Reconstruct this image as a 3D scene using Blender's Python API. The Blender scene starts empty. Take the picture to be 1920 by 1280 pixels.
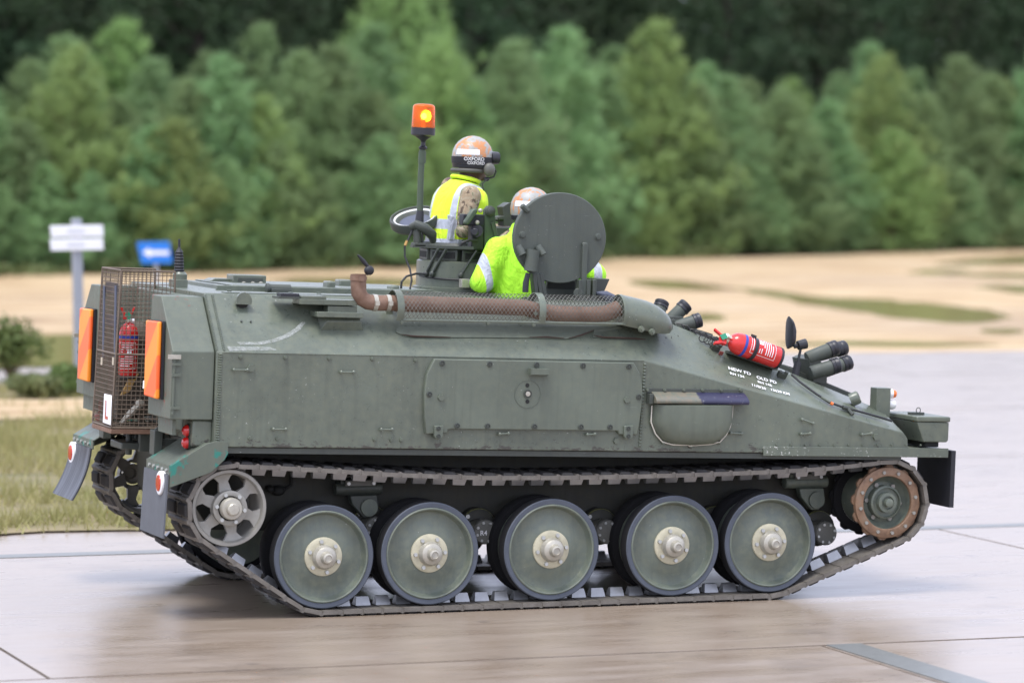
import bpy, bmesh, math, random
import numpy as np
from mathutils import Vector as V3, Matrix, noise as mnoise
rnd = random.Random(7)
R = math.radians
scene = bpy.context.scene
col = scene.collection
# ------------------------------------------------------------------ camera
YAW, PITCH, ROLL, FPX = R(20.5466), R(3.2046), R(0.5978), 6832.5
HP = R(1.7388)                                   # the hull dips its nose on the suspension
cd = V3((math.sin(YAW)*math.cos(PITCH), math.cos(YAW)*math.cos(PITCH), -math.sin(PITCH)))
cr0 = V3((math.cos(YAW), -math.sin(YAW), 0)); cu0 = cr0.cross(cd)
cr = cr0*math.cos(ROLL)+cu0*math.sin(ROLL); cu = cu0*math.cos(ROLL)-cr0*math.sin(ROLL)
CAM = V3((-7.51953, -20.42376, 2.68970))
camd = bpy.data.cameras.new('camera'); cam = bpy.data.objects.new('camera', camd); col.objects.link(cam)
cam.matrix_world = Matrix(((cr.x, cu.x, -cd.x, CAM.x), (cr.y, cu.y, -cd.y, CAM.y), (cr.z, cu.z, -cd.z, CAM.z), (0, 0, 0, 1)))
camd.sensor_width = 36; camd.lens = FPX/1920*36; camd.clip_end = 3000; camd.clip_start = .5
camd.dof.use_dof = True; camd.dof.focus_distance = 20.9; camd.dof.aperture_fstop = 1.5
scene.camera = cam
# ------------------------------------------------------------------ overcast daylight
SUN_EL, SUN_AZ = R(70), R(215)                    # azimuth measured from +X, counter-clockwise
world = bpy.data.worlds.new('World'); scene.world = world; world.use_nodes = True
wn = world.node_tree.nodes; wl = world.node_tree.links; wn.clear()
sky = wn.new('ShaderNodeTexSky'); sky.sky_type = 'NISHITA'; sky.sun_disc = False
sky.sun_elevation = SUN_EL; sky.sun_rotation = R(90)-SUN_AZ; sky.air_density = 1.0; sky.dust_density = 3.0; sky.ozone_density = 1.0
hs = wn.new('ShaderNodeHueSaturation'); hs.inputs['Saturation'].default_value = .35
mx = wn.new('ShaderNodeMix'); mx.data_type = 'RGBA'; mx.inputs[0].default_value = .6
mx.inputs[7].default_value = (9.2, 9.9, 13.0, 1)    # even cloud layer, in the units of the sky texture
bg = wn.new('ShaderNodeBackground'); bg.inputs[1].default_value = .09
wo = wn.new('ShaderNodeOutputWorld')
wl.new(sky.outputs[0], hs.inputs['Color']); wl.new(hs.outputs[0], mx.inputs[6]); wl.new(mx.outputs[2], bg.inputs[0]); wl.new(bg.outputs[0], wo.inputs[0])
sund = bpy.data.lights.new('sun', 'SUN'); sund.energy = 1.5; sund.angle = R(22); sund.color = (1, .97, .92)
sun = bpy.data.objects.new('sun', sund); col.objects.link(sun)
sdir = V3((math.cos(SUN_EL)*math.cos(SUN_AZ), math.cos(SUN_EL)*math.sin(SUN_AZ), math.sin(SUN_EL)))
sun.rotation_euler = sdir.to_track_quat('Z', 'Y').to_euler(); sun.location = sdir*40
vs = scene.view_settings; vs.view_transform = 'Standard'; vs.look = 'None'; vs.gamma = 1; vs.exposure = 1.17
try: vs.use_curve_mapping = False
except Exception: pass
# ------------------------------------------------------------------ pixel -> place
def ray(px, py): return cd*FPX+cr*(px-960)-cu*(py-640)
def _plane(px, py, n, c):
    v = ray(px, py); n = V3(n); return CAM+v*((c-CAM.dot(n))/v.dot(n))
def wY(px, py, Y): return _plane(px, py, (0, 1, 0), Y)
def wZ(px, py, Z=0.): return _plane(px, py, (0, 0, 1), Z)
ch_, sh_ = math.cos(HP), math.sin(HP)
HM = Matrix(((ch_, 0, sh_, -.9*sh_), (0, 1, 0, 0), (-sh_, 0, ch_, .9-.9*ch_), (0, 0, 0, 1)))   # hull frame -> world
HI = HM.inverted()
def hY(px, py, Y): return HI @ wY(px, py, Y)
def hX(px, py, X): return HI @ _plane(px, py, (ch_, 0, -sh_), X-.9*sh_)
def hZ(px, py, Z): return HI @ _plane(px, py, (sh_, 0, ch_), Z-.9+.9*ch_)
# ------------------------------------------------------------------ mesh collector
class MB:
    def __init__(s): s.v = []; s.f = []; s.m = []; s.mi = 0
    def add(s, vs, fs):
        o = len(s.v); s.v += [tuple(p) for p in vs]; s.f += [tuple(i+o for i in f) for f in fs]; s.m += [s.mi]*len(fs); return s
    def box(s, x0, x1, y0, y1, z0, z1):
        return s.add([(x, y, z) for x in (x0, x1) for y in (y0, y1) for z in (z0, z1)],
                     [(0, 1, 3, 2), (4, 6, 7, 5), (0, 4, 5, 1), (2, 3, 7, 6), (0, 2, 6, 4), (1, 5, 7, 3)])
    def obox(s, c, ax, ay, az):
        c, ax, ay, az = V3(c), V3(ax), V3(ay), V3(az)
        return s.add([c+ax*i+ay*j+az*k for i in (-1, 1) for j in (-1, 1) for k in (-1, 1)],
                     [(0, 1, 3, 2), (4, 6, 7, 5), (0, 4, 5, 1), (2, 3, 7, 6), (0, 2, 6, 4), (1, 5, 7, 3)])
    def ext(s, pts, vec):
        n = len(pts); vec = V3(vec); a = [V3(p) for p in pts]
        return s.add(a+[p+vec for p in a], [tuple(range(n))[::-1], tuple(range(n, 2*n))]+[(i, (i+1) % n, n+(i+1) % n, n+i) for i in range(n)])
    def prism(s, xz, y0, y1): return s.ext([(x, y0, z) for x, z in xz], (0, y1-y0, 0))
    def ring(s, c, ax, r, n, ph=0, ry=None):
        ax = V3(ax).normalized(); t = V3((0, 0, 1)) if abs(ax.z) < .9 else V3((1, 0, 0))
        u = ax.cross(t).normalized(); w = ax.cross(u); ry = r if ry is None else ry
        return [V3(c)+u*(r*math.cos(ph+2*math.pi*i/n))+w*(ry*math.sin(ph+2*math.pi*i/n)) for i in range(n)]
    def loft(s, rings, cap=True, close=True):
        n = len(rings[0]); vs = [p for r in rings for p in r]; fs = []
        for k in range(len(rings)-1):
            for i in range(n if close else n-1):
                j = (i+1) % n; fs.append((k*n+i, k*n+j, (k+1)*n+j, (k+1)*n+i))
        if cap: fs += [tuple(range(n))[::-1], tuple((len(rings)-1)*n+i for i in range(n))]
        return s.add(vs, fs)
    def cyl(s, p0, p1, r0, r1=None, n=16, cap=True):
        r1 = r0 if r1 is None else r1; ax = V3(p1)-V3(p0)
        return s.loft([s.ring(p0, ax, r0, n), s.ring(p1, ax, r1, n)], cap)
    def tube(s, path, r, n=8, cap=True):
        P = [V3(p) for p in path]; rings = []; prev = None
        for i, p in enumerate(P):
            t = (P[min(i+1, len(P)-1)]-P[max(i-1, 0)]).normalized()
            if prev is None:
                a = V3((0, 0, 1)) if abs(t.z) < .9 else V3((1, 0, 0)); u = t.cross(a).normalized()
            else: u = (prev-t*prev.dot(t)).normalized()
            prev = u; w = t.cross(u); rr = r[i] if isinstance(r, (list, tuple)) else r
            rings.append([p+u*(rr*math.cos(2*math.pi*k/n))+w*(rr*math.sin(2*math.pi*k/n)) for k in range(n)])
        return s.loft(rings, cap)
    def lathe(s, prof, o, ax, n=32, cap=False):      # prof: (radius, distance along axis)
        o = V3(o); ax = V3(ax).normalized()
        return s.loft([s.ring(o+ax*t, ax, max(r, 1e-4), n) for r, t in prof], cap)
    def sph(s, c, rx, ry=None, rz=None, n=14, m=9):
        ry = rx if ry is None else ry; rz = rx if rz is None else rz; c = V3(c); rings = []
        for k in range(1, m):
            a = math.pi*k/m
            rings.append([c+V3((rx*math.sin(a)*math.cos(2*math.pi*i/n), ry*math.sin(a)*math.sin(2*math.pi*i/n), rz*math.cos(a))) for i in range(n)])
        return s.loft(rings)
    def mesh(s, name, mats, smooth=32):
        me = bpy.data.meshes.new(name); me.from_pydata(s.v, [], s.f); me.validate()
        for m in (mats if isinstance(mats, (list, tuple)) else [mats]): me.materials.append(m)
        if any(s.m): me.polygons.foreach_set('material_index', s.m[:len(me.polygons)])
        bm = bmesh.new(); bm.from_mesh(me); bmesh.ops.recalc_face_normals(bm, faces=bm.faces); bm.to_mesh(me); bm.free()
        if smooth: me.shade_smooth(); me.set_sharp_from_angle(angle=R(smooth))
        return me
def link(name, me, parent=None, M=None):
    o = bpy.data.objects.new(name, me); col.objects.link(o)
    if parent is not None: o.parent = parent
    if M is not None: o.matrix_basis = M
    return o
def tag(o, label=None, cat=None, group=None, kind=None):
    for k, v in (('label', label), ('category', cat), ('group', group), ('kind', kind)):
        if v: o[k] = v
    return o
def empty(name, loc=(0, 0, 0), M=None):
    o = bpy.data.objects.new(name, None); o.empty_display_size = .1; col.objects.link(o)
    o.matrix_basis = M if M is not None else Matrix.Translation(loc); return o
def bevel(o, w=.004, seg=2, ang=35):
    m = o.modifiers.new('bevel', 'BEVEL'); m.width = w; m.segments = seg; m.limit_method = 'ANGLE'; m.angle_limit = R(ang); m.harden_normals = False
    return o
def baked(name, o):
    dg = bpy.context.evaluated_depsgraph_get(); me = bpy.data.meshes.new_from_object(o.evaluated_get(dg)); me.name = name
    old = o.data; bpy.data.objects.remove(o); return me
def text_mesh(name, s, size, mat, thick=.0):
    cu_ = bpy.data.curves.new(name, 'FONT'); cu_.body = s; cu_.size = size; cu_.extrude = thick; cu_.offset = size*.014; cu_.resolution_u = 3
    o = bpy.data.objects.new(name, cu_); col.objects.link(o); bpy.context.view_layer.update()
    me = baked(name, o); me.materials.clear(); me.materials.append(mat); return me
# ------------------------------------------------------------------ materials
MATS = {}
class NT:
    world = False
    def __init__(s, name):
        s.m = bpy.data.materials.new(name); s.m.use_nodes = True; s.t = s.m.node_tree; s.n = s.t.nodes; s.l = s.t.links
        s.b = s.n['Principled BSDF']; s.out = s.n['Material Output']; s._tc = None
    def tc(s, which='Object'):
        if s.world: return s.n.new('ShaderNodeNewGeometry').outputs['Position']
        if s._tc is None: s._tc = s.n.new('ShaderNodeTexCoord')
        return s._tc.outputs[which]
    def noise(s, scale, detail=4, rough=.55, vec=None, dist=0):
        k = s.n.new('ShaderNodeTexNoise'); k.inputs['Scale'].default_value = scale; k.inputs['Detail'].default_value = detail
        k.inputs['Roughness'].default_value = rough; k.inputs['Distortion'].default_value = dist
        s.l.new(vec if vec is not None else s.tc(), k.inputs['Vector']); return k.outputs['Fac']
    def vor(s, scale, vec=None, feat='F1'):
        k = s.n.new('ShaderNodeTexVoronoi'); k.inputs['Scale'].default_value = scale; k.feature = feat
        s.l.new(vec if vec is not None else s.tc(), k.inputs['Vector']); return k.outputs['Distance']
    def ramp(s, fac, stops):
        k = s.n.new('ShaderNodeValToRGB'); e = k.color_ramp.elements
        while len(e) < len(stops): e.new(.5)
        for i, (p, c) in enumerate(stops):
            e[i].position = p; e[i].color = (c, c, c, 1) if isinstance(c, (int, float)) else (*c, 1)
        s.l.new(fac, k.inputs[0]); return k.outputs[0]
    def mix(s, fac, a, b, mode='MIX'):
        k = s.n.new('ShaderNodeMix'); k.data_type = 'RGBA'; k.blend_type = mode
        for i, x in ((0, fac), (6, a), (7, b)):
            if hasattr(x, 'links'): s.l.new(x, k.inputs[i])
            else: k.inputs[i].default_value = x if i == 0 else (*x, 1)
        return k.outputs[2]
    def math(s, op, a, b=0.):
        k = s.n.new('ShaderNodeMath'); k.operation = op
        for i, x in ((0, a), (1, b)):
            if hasattr(x, 'links'): s.l.new(x, k.inputs[i])
            else: k.inputs[i].default_value = x
        return k.outputs[0]
    def xyz(s, vec=None):
        k = s.n.new('ShaderNodeSeparateXYZ'); s.l.new(vec if vec is not None else s.tc(), k.inputs[0]); return k.outputs
    def mapv(s, scale, vec=None, rot=(0, 0, 0)):
        k = s.n.new('ShaderNodeMapping'); k.inputs['Scale'].default_value = scale; k.inputs['Rotation'].default_value = rot
        s.l.new(vec if vec is not None else s.tc(), k.inputs[0]); return k.outputs[0]
    def col(s, c):
        if hasattr(c, 'links'): s.l.new(c, s.b.inputs['Base Color'])
        else: s.b.inputs['Base Color'].default_value = (*c, 1)
        return s
    def set(s, **kw):
        for k, v in kw.items():
            k = k.replace('_', ' ')
            if hasattr(v, 'links'): s.l.new(v, s.b.inputs[k])
            else: s.b.inputs[k].default_value = v
        return s
    def bump(s, h, strength=.3, dist=.01):
        k = s.n.new('ShaderNodeBump'); k.inputs['Strength'].default_value = strength; k.inputs['Distance'].default_value = dist
        s.l.new(h, k.inputs['Height']); s.l.new(k.outputs[0], s.b.inputs['Normal']); return s
def sc(c, k): return tuple(x*k for x in c)
def paint(name, base, rough=.5, chips=.0, chipcol=(.42, .43, .40), var=.16, dust=.25, rust=None, rustth=.66, grain=.15, flake=False, world=False):
    t = NT(name); t.world = world; n1 = t.noise(2.3, 5, .6); n2 = t.noise(23, 4, .6); n3 = t.noise(140, 2, .5)
    c = t.mix(t.ramp(n1, [(.3, 0.), (.72, 1.)]), sc(base, 1-var), sc(base, 1+var))
    c = t.mix(t.math('MULTIPLY', t.ramp(n2, [(.42, 0.), (.75, 1.)]), dust), c, (base[0]*1.3+.03, base[1]*1.22+.025, base[2]*1.1+.012))
    st = t.noise(1.0, 3, .6, t.mapv((26, 26, 1.6)))           # rain streaks
    c = t.mix(t.math('MULTIPLY', t.ramp(st, [(.5, 0.), (.7, 1.)]), .3), c, sc(base, .62))
    if rust:
        rn = t.noise(7, 6, .7); c = t.mix(t.ramp(rn, [(rustth, 0.), (rustth+.03, 1.)]), c, rust)
    if chips:
        cn = t.noise(62, 3, .65); big = t.noise(4.5, 2, .5)
        msk = t.math('MULTIPLY', t.ramp(cn, [(.735-chips*.05, 0.), (.75-chips*.05, 1.)]), t.ramp(big, [(.46, 0.), (.6, 1.)]))
        c = t.mix(msk, c, chipcol)
    if flake:                                                  # paint flaked off along the lower edge of the side
        z = t.xyz()[2]; fn = t.noise(24, 6, .72, t.mapv((.7, 1, 1.5))); lim = t.math('ADD', fn, t.math('MULTIPLY', t.math('SUBTRACT', .985, z), 2.6))
        c = t.mix(t.math('MULTIPLY', t.ramp(lim, [(.70, 0.), (.715, 1.)]), t.ramp(z, [(.90, 1.), (.9999, 1.)])), c, (.055, .052, .042))
    sn = t.noise(1., 5, .7, t.mapv((5, 60, 60), None, (0, .5, 0))); c = t.mix(t.math('MULTIPLY', t.ramp(sn, [(.70, 0.), (.72, 1.)]), .35), c, (base[0]*1.9+.03, base[1]*1.9+.03, base[2]*1.9+.03))
    t.col(c); t.set(Roughness=t.ramp(n2, [(.25, max(.05, rough-.1)), (.8, min(1, rough+.12))]))
    t.bump(t.math('ADD', t.math('MULTIPLY', n1, .5), t.math('MULTIPLY', n3, .35)), grain, .006)
    return t.m
def plain(name, c, rough=.6, metal=0., var=.2, scale=18, bump=.12, world=False, **kw):
    t = NT(name); t.world = world; n = t.noise(scale, 5, .6)
    t.col(t.mix(n, sc(c, 1-var), sc(c, 1+var))); t.set(Roughness=rough, Metallic=metal, **kw)
    if bump: t.bump(t.noise(scale*5, 3), bump, .004)
    return t.m
GREEN = (.102, .120, .092)
M = MATS
M['hull'] = paint('hull paint', GREEN, .33, chips=.7, var=.2, dust=.4, flake=True)
M['fit'] = paint('fittings paint', sc(GREEN, .95), .45)
M['panel'] = paint('panel paint', sc(GREEN, 1.02), .5, chips=.55)
M['bin'] = paint('bin paint', sc(GREEN, .95), .52, chips=.3, rust=(.16, .055, .04), rustth=.61)
M['fend'] = paint('mudguard paint', sc(GREEN, .9), .5, chips=.3, rust=(.02, .17, .13), rustth=.57)
M['shelf'] = paint('front shelf paint', GREEN, .5, chips=2.6, chipcol=(.62, .62, .58))
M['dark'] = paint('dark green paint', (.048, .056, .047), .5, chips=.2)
M['lower'] = paint('shade-darkened lower paint', (.034, .035, .028), .7, dust=.4)  # shade under the sponsons is mixed into this base colour
M['lid'] = paint('hatch lid paint', (.064, .076, .064), .62, chips=.9, chipcol=(.26, .25, .22), grain=.35)
M['mech'] = paint('mount paint', (.05, .075, .045), .45, chips=.3)
M['black'] = plain('black rubber', (.012, .013, .017), .55)
M['blackm'] = plain('black fittings', (.016, .017, .022), .42)
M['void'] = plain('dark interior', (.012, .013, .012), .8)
M['rust'] = None
t = NT('rusty exhaust'); n = t.noise(9, 6, .65); n2 = t.noise(60, 4, .6)
t.col(t.mix(n2, t.ramp(n, [(.3, (.10, .055, .035)), (.5, (.19, .110, .072)), (.62, (.25, .165, .12)), (.8, (.13, .072, .048))]), (.16, .095, .065))).set(Roughness=.75, Metallic=.15).bump(n2, .3, .004); M['rust'] = t.m
M['wheel'] = paint('wheel paint', (.112, .132, .106), .5, dust=.6, var=.22, chips=.5, world=True)
t = NT('wheel tyre'); t.world = True; n = t.noise(14, 5, .6)
t.col(t.mix(n, (.048, .058, .075), (.085, .098, .122))).set(Roughness=.62).bump(t.noise(90, 3), .25, .003); M['tyre'] = t.m
M['tread'] = plain('shade-black running gear', (.006, .006, .007), .95)  # blacker than rubber: shade behind the outer wheels is put into the colour
M['hub'] = plain('cream hub paint', (.44, .41, .29), .5, var=.4, world=True)
M['hubm'] = plain('worn hub metal', (.40, .38, .32), .4, .35, var=.35, world=True)
M['steel'] = plain('worn steel', (.30, .30, .30), .42, .7, var=.3)
M['bright'] = plain('bolt metal', (.45, .46, .44), .4, .6)
t = NT('track metal'); t.world = True; n = t.noise(11, 5, .65); n2 = t.noise(70, 3, .6)
t.col(t.mix(n2, t.ramp(n, [(.3, (.10, .088, .074)), (.55, (.19, .172, .146)), (.75, (.27, .25, .22))]), (.13, .118, .10))).set(Roughness=.6, Metallic=.25).bump(n2, .4, .004); M['track'] = t.m
M['pad'] = plain('track rubber', (.03, .028, .027), .8)
M['horn'] = plain('polished guide horn', (.33, .335, .34), .36, .6, var=.25)
t = NT('sprocket ring'); n = t.noise(13, 5, .65)
t.col(t.ramp(n, [(.3, (.12, .07, .042)), (.52, (.21, .125, .072)), (.72, (.20, .145, .10))])).set(Roughness=.62).bump(t.noise(80, 3), .3, .003); M['sprk'] = t.m
M['idler'] = plain('idler metal', (.26, .25, .22), .5, .25, var=.25)
M['white'] = plain('white paint', (.78, .78, .78), .5, var=.04, bump=0)
M['red'] = plain('red gloss paint', (.55, .018, .014), .25, var=.08, bump=.02, Coat_Weight=.3)
M['blue'] = plain('blue band', (.02, .05, .32), .4)
M['redlens'] = plain('red lens', (.5, .012, .01), .15, var=.1, bump=0, Coat_Weight=.5)
M['amberlens'] = plain('amber lens', (.75, .16, .02), .15, var=.1, bump=0, Coat_Weight=.5)
M['clearlens'] = plain('clear lens', (.75, .75, .72), .12, var=.05, bump=0, Coat_Weight=.5)
M['rope'] = plain('pale cord', (.58, .55, .47), .8)
M['brass'] = plain('brass valve', (.55, .5, .4), .35, .6)
M['cable'] = plain('black cable', (.014, .014, .015), .5)
M['wire'] = plain('rusty wire', (.15, .115, .085), .6, .35, var=.3)
M['mesh'] = plain('expanded metal', (.13, .128, .108), .5, .4, var=.3)
t = NT('orange marker'); x = t.xyz(); s = t.math('ADD', t.math('MULTIPLY', x[1], .9), x[2])
w = t.math('FRACT', t.math('MULTIPLY', s, 2.6)); t.col(t.mix(t.ramp(w, [(.49, 0.), (.51, 1.)]), (.90, .13, .025), (.90, .27, .02))).set(Roughness=.4); M['orange'] = t.m
t = NT('navy hood'); x = t.xyz(); n = t.noise(30, 5, .6)
edge = t.math('ADD', x[0], t.math('MULTIPLY', t.math('SUBTRACT', n, .5), .05))
c = t.mix(t.ramp(n, [(.35, 0.), (.65, 1.)]), (.165, .140, .10), (.115, .125, .098))
M['hood_nt'] = (t, edge, c)
def chalk(name, c, lo, hi):
    t = NT(name); n = t.noise(34, 6, .75); t.col(c).set(Roughness=.8, Alpha=t.ramp(n, [(lo, 0.), (hi, .7)])); return t.m
M['chalk'] = chalk('chalk scuff', (.46, .48, .46), .30, .75)
M['pen'] = plain('paint pen', (.85, .86, .85), .6, var=.05, bump=0)
t = NT('dusty flap'); n = t.noise(1.2, 4, .6, t.mapv((1, 22, 1.4))); t.col(t.mix(t.ramp(n, [(.4, 0.), (.7, 1.)]), (.018, .02, .026), (.115, .125, .15))).set(Roughness=.5); M['flap'] = t.m
M['flapg'] = plain('grey dusty flap', (.085, .092, .105), .6, var=.3, scale=9)
# ================================================================== SETTING
def struct(name, mb, mat, smooth=0, label=None):
    o = link(name, mb.mesh(name, mat, smooth)); o['kind'] = 'structure'
    if label: o['label'] = label
    return o
def sheet(name, pts, mat, z):
    mb = MB(); mb.add([(x, y, z) for x, y in pts], [tuple(range(len(pts)))]); return struct(name, mb, mat)
# sand
t = NT('sand'); g = t.n.new('ShaderNodeNewGeometry').outputs['Position']
n1 = t.noise(.13, 5, .6, g); n2 = t.noise(.9, 5, .6, t.mapv((.45, 1.6, 1), g)); n3 = t.noise(30, 4, .6, g)
c = t.ramp(n1, [(.3, (.25, .16, .07)), (.5, (.36, .245, .115)), (.7, (.44, .32, .17))])
c = t.mix(t.ramp(n2, [(.40, 0.), (.78, 1.)]), c, (.50, .40, .265)); c = t.mix(t.ramp(n2, [(.36, .85), (.50, 0.)]), c, (.25, .16, .08))
c = t.mix(t.math('MULTIPLY', n3, .35), c, (.30, .21, .12))
t.col(c).set(Roughness=t.ramp(n1, [(.3, .55), (.6, .9)])).bump(n3, .4, .02); M['sand'] = t.m
# wet concrete: damp film of uneven gloss over brown-grey concrete
t = NT('wet concrete'); g = t.n.new('ShaderNodeNewGeometry').outputs['Position']; oi = t.n.new('ShaderNodeObjectInfo').outputs['Random']
n1 = t.noise(.35, 6, .6, g); n2 = t.noise(2.2, 6, .65, t.mapv((.5, 1.8, 1), g)); n3 = t.noise(55, 4, .7, g); n4 = t.noise(9, 5, .6, t.mapv((.25, 2, 1), g))
c = t.mix(t.ramp(n1, [(.3, 0.), (.7, 1.)]), (.235, .172, .118), (.315, .240, .172))
c = t.mix(t.math('MULTIPLY', t.ramp(n2, [(.35, 0.), (.7, 1.)]), .45), c, (.34, .295, .25))
c = t.mix(t.math('MULTIPLY', n3, .35), c, (.15, .12, .095))
c = t.mix(t.math('MULTIPLY', t.ramp(n4, [(.56, 0.), (.70, 1.)]), .5), c, (.12, .095, .075))
n5 = t.noise(1.1, 6, .7, g); c = t.mix(t.math('MULTIPLY', t.ramp(n5, [(.56, 0.), (.63, 1.)]), .4), c, (.14, .105, .078)); n6 = t.vor(1.6, g); c = t.mix(t.ramp(t.math('ADD', n6, t.math('MULTIPLY', n3, .1)), [(.09, .5), (.13, 0.)]), c, (.07, .055, .045))
c = t.mix(t.math('MULTIPLY', oi, .25), c, (.33, .28, .23))
t.col(c).set(Roughness=t.ramp(n2, [(.3, .22), (.5, .32), (.75, .5)]), IOR=1.5, Specular_IOR_Level=1., Coat_Weight=.52, Coat_Roughness=.32, Coat_IOR=1.45)
t.bump(t.math('ADD', t.math('MULTIPLY', n3, .5), n4), .10, .004); M['conc'] = t.m
t = NT('patched concrete'); g = t.n.new('ShaderNodeNewGeometry').outputs['Position']; n = t.noise(14, 5, .6, g)
t.col(t.mix(n, (.10, .105, .10), (.19, .195, .185))).set(Roughness=.35, Specular_IOR_Level=.6).bump(t.noise(60, 4, .6, g), .3, .004); M['patch'] = t.m
M['joint'] = plain('joint sealant', (.05, .048, .045), .5)
t = NT('verge soil'); g = t.n.new('ShaderNodeNewGeometry').outputs['Position']; n = t.noise(1.1, 5, .6, t.mapv((.5, 1.4, 1), g)); n3 = t.noise(25, 4, .6, g)
t.col(t.mix(n3, t.ramp(n, [(.35, (.13, .125, .05)), (.5, (.24, .19, .09)), (.66, (.36, .26, .15))]), (.12, .11, .055))).set(Roughness=.9).bump(n3, .5, .02); M['soil'] = t.m
t = NT('forest floor'); g = t.n.new('ShaderNodeNewGeometry').outputs['Position']; n = t.noise(.8, 5, .6, g)
t.col(t.ramp(n, [(.3, (.025, .032, .014)), (.6, (.06, .075, .025)), (.75, (.10, .085, .045))])).set(Roughness=.95); M['forest'] = t.m
t = NT('puddle water'); g = t.n.new('ShaderNodeNewGeometry').outputs['Position']; n = t.noise(.7, 3, .5, g)
t.col(t.mix(n, (.26, .215, .085), (.31, .25, .11))).set(Roughness=.09, IOR=1.33).bump(t.noise(6, 2, .5, t.mapv((.4, 2, 1), g)), .04, .01); M['water'] = t.m

mb = MB(); mb.add([(-1500, -1500, -.05), (1500, -1500, -.05), (1500, 1500, -.05), (-1500, 1500, -.05)], [(0, 1, 2, 3)]); struct('ground', mb, M['sand'])
# sand flat with shallow relief; hollows hold the puddles
PUD = [[(1380, 540), (1450, 545), (1549, 558), (1661, 562), (1780, 574), (1850, 583), (1878, 592), (1866, 600), (1819, 606), (1770, 605), (1731, 601), (1660, 594), (1591, 581), (1530, 574), (1495, 566), (1440, 555)],
       [(1735, 497), (1800, 489), (1914, 480), (2000, 477), (2010, 492), (1900, 498), (1820, 499)],
       [(1688, 511), (1740, 505), (1806, 505), (1815, 511), (1760, 516)], [(1790, 516), (1880, 512), (1990, 517), (1960, 524), (1850, 520)],
       [(1826, 539), (1880, 534), (1990, 538), (1990, 552), (1915, 551), (1870, 544)],
       [(1470, 643.5), (1600, 640), (1760, 642.5), (1880, 646), (1860, 649.3), (1700, 649.6), (1480, 649.3)],
       [(1180, 530), (1215, 524), (1290, 528), (1360, 541), (1335, 545), (1250, 543)],
       [(-60, 632), (40, 629), (150, 627), (260, 634), (280, 660), (190, 676), (60, 680), (-60, 682)],
       [(500, 528), (570, 520), (680, 519), (790, 524), (800, 534), (700, 538), (560, 537)],
       [(1300, 592), (1330, 588), (1362, 592), (1366, 601), (1330, 606), (1304, 603)],
       [(1838, 619), (1890, 616), (1930, 620), (1900, 627), (1850, 626)]]
PUDW = [[wZ(px, py) for px, py in q] for q in PUD]
def inpoly(x, y, P):
    k = False; n = len(P); j = n-1
    for i in range(n):
        if (P[i].y > y) != (P[j].y > y) and x < (P[j].x-P[i].x)*(y-P[i].y)/(P[j].y-P[i].y+1e-9)+P[i].x: k = not k
        j = i
    return k
def pdist(x, y, P):
    b = 1e9; n = len(P)
    for i in range(n):
        ax, ay, bx, by = P[i].x, P[i].y, P[(i+1) % n].x, P[(i+1) % n].y
        dx, dy = bx-ax, by-ay; s = max(0, min(1, ((x-ax)*dx+(y-ay)*dy)/(dx*dx+dy*dy+1e-9)))
        b = min(b, math.hypot(x-ax-s*dx, y-ay-s*dy))
    return b
BB = [(min(p.x for p in q)-1.5, max(p.x for p in q)+1.5, min(p.y for p in q)-1.5, max(p.y for p in q)+1.5) for q in PUDW]
def sandh(x, y):
    h = .035+.05*mnoise.noise(V3((x*.12, y*.35, 3)))+.018*mnoise.noise(V3((x*.9, y*1.1, 9)))
    for q, b in zip(PUDW, BB):
        if b[0] < x < b[1] and b[2] < y < b[3]:
            d = pdist(x, y, q); s = -d if inpoly(x, y, q) else d
            s += .35*mnoise.noise(V3((x*.8, y*1.6, 1)))
            h = min(h, max(-.035, s*.05))
    return h
X0, X1, Y0, Y1, ST = -18., 70., 21.0, 80., .38
nx, ny = int((X1-X0)/ST), int((Y1-Y0)/ST); vs_ = []; fs_ = []
for j in range(ny+1):
    for i in range(nx+1):
        x, y = X0+i*ST, Y0+j*ST; e = min(1, (y-Y0)/1.2, (x-X0)/1.5, (X1-x)/1.5)
        vs_.append((x, y, sandh(x, y)*e+(-.02)*(1-e)))
for j in range(ny):
    for i in range(nx):
        a = j*(nx+1)+i; fs_.append((a, a+1, a+nx+2, a+nx+1))
mb = MB(); mb.add(vs_, fs_); struct('sand_flat', mb, M['sand'], smooth=60)
for q in PUDW:
    cx = sum(p.x for p in q)/len(q); cy = sum(p.y for p in q)/len(q); pts = []
    for p in q: pts.append((p.x+(p.x-cx)*.10, p.y+(p.y-cy)*.18+(.3 if p.y > cy else -.3)))
    sheet('puddle', pts, M['water'], .004)
# concrete apron: slab after slab with open joints
apron = empty('concrete_apron', (0, 0, -.02)); apron['kind'] = 'structure'
joint = sheet('joint_bed', [(-70, -14), (90, -14), (90, 22.0), (-70, 22.0)], M['joint'], -.018)
YJ = [-13.1, -8.0, -2.88, 2.25, 7.38, 12.5, 17.4, 22.7]
slabm = {}
for r in range(len(YJ)-1):
    hgt = YJ[r+1]-YJ[r]
    for k in range(-9, 13):
        x0 = .84+k*7.5+(0 if r % 2 else 3.3); 
        if r in (4, 5) and x0+3 < 3+(YJ[r]-3.5)*.12: continue
        if x0 > 30 or x0 < -25: continue
        key = r
        if key not in slabm:
            mb = MB(); mb.box(0, 7.48, 0, hgt-.03, -.03, 0); slabm[key] = mb.mesh('slab', M['conc'], 0)
        o = link('slab', slabm[key], apron); o.location = (x0, YJ[r], .02+rnd.uniform(-.002, .0015))
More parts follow.
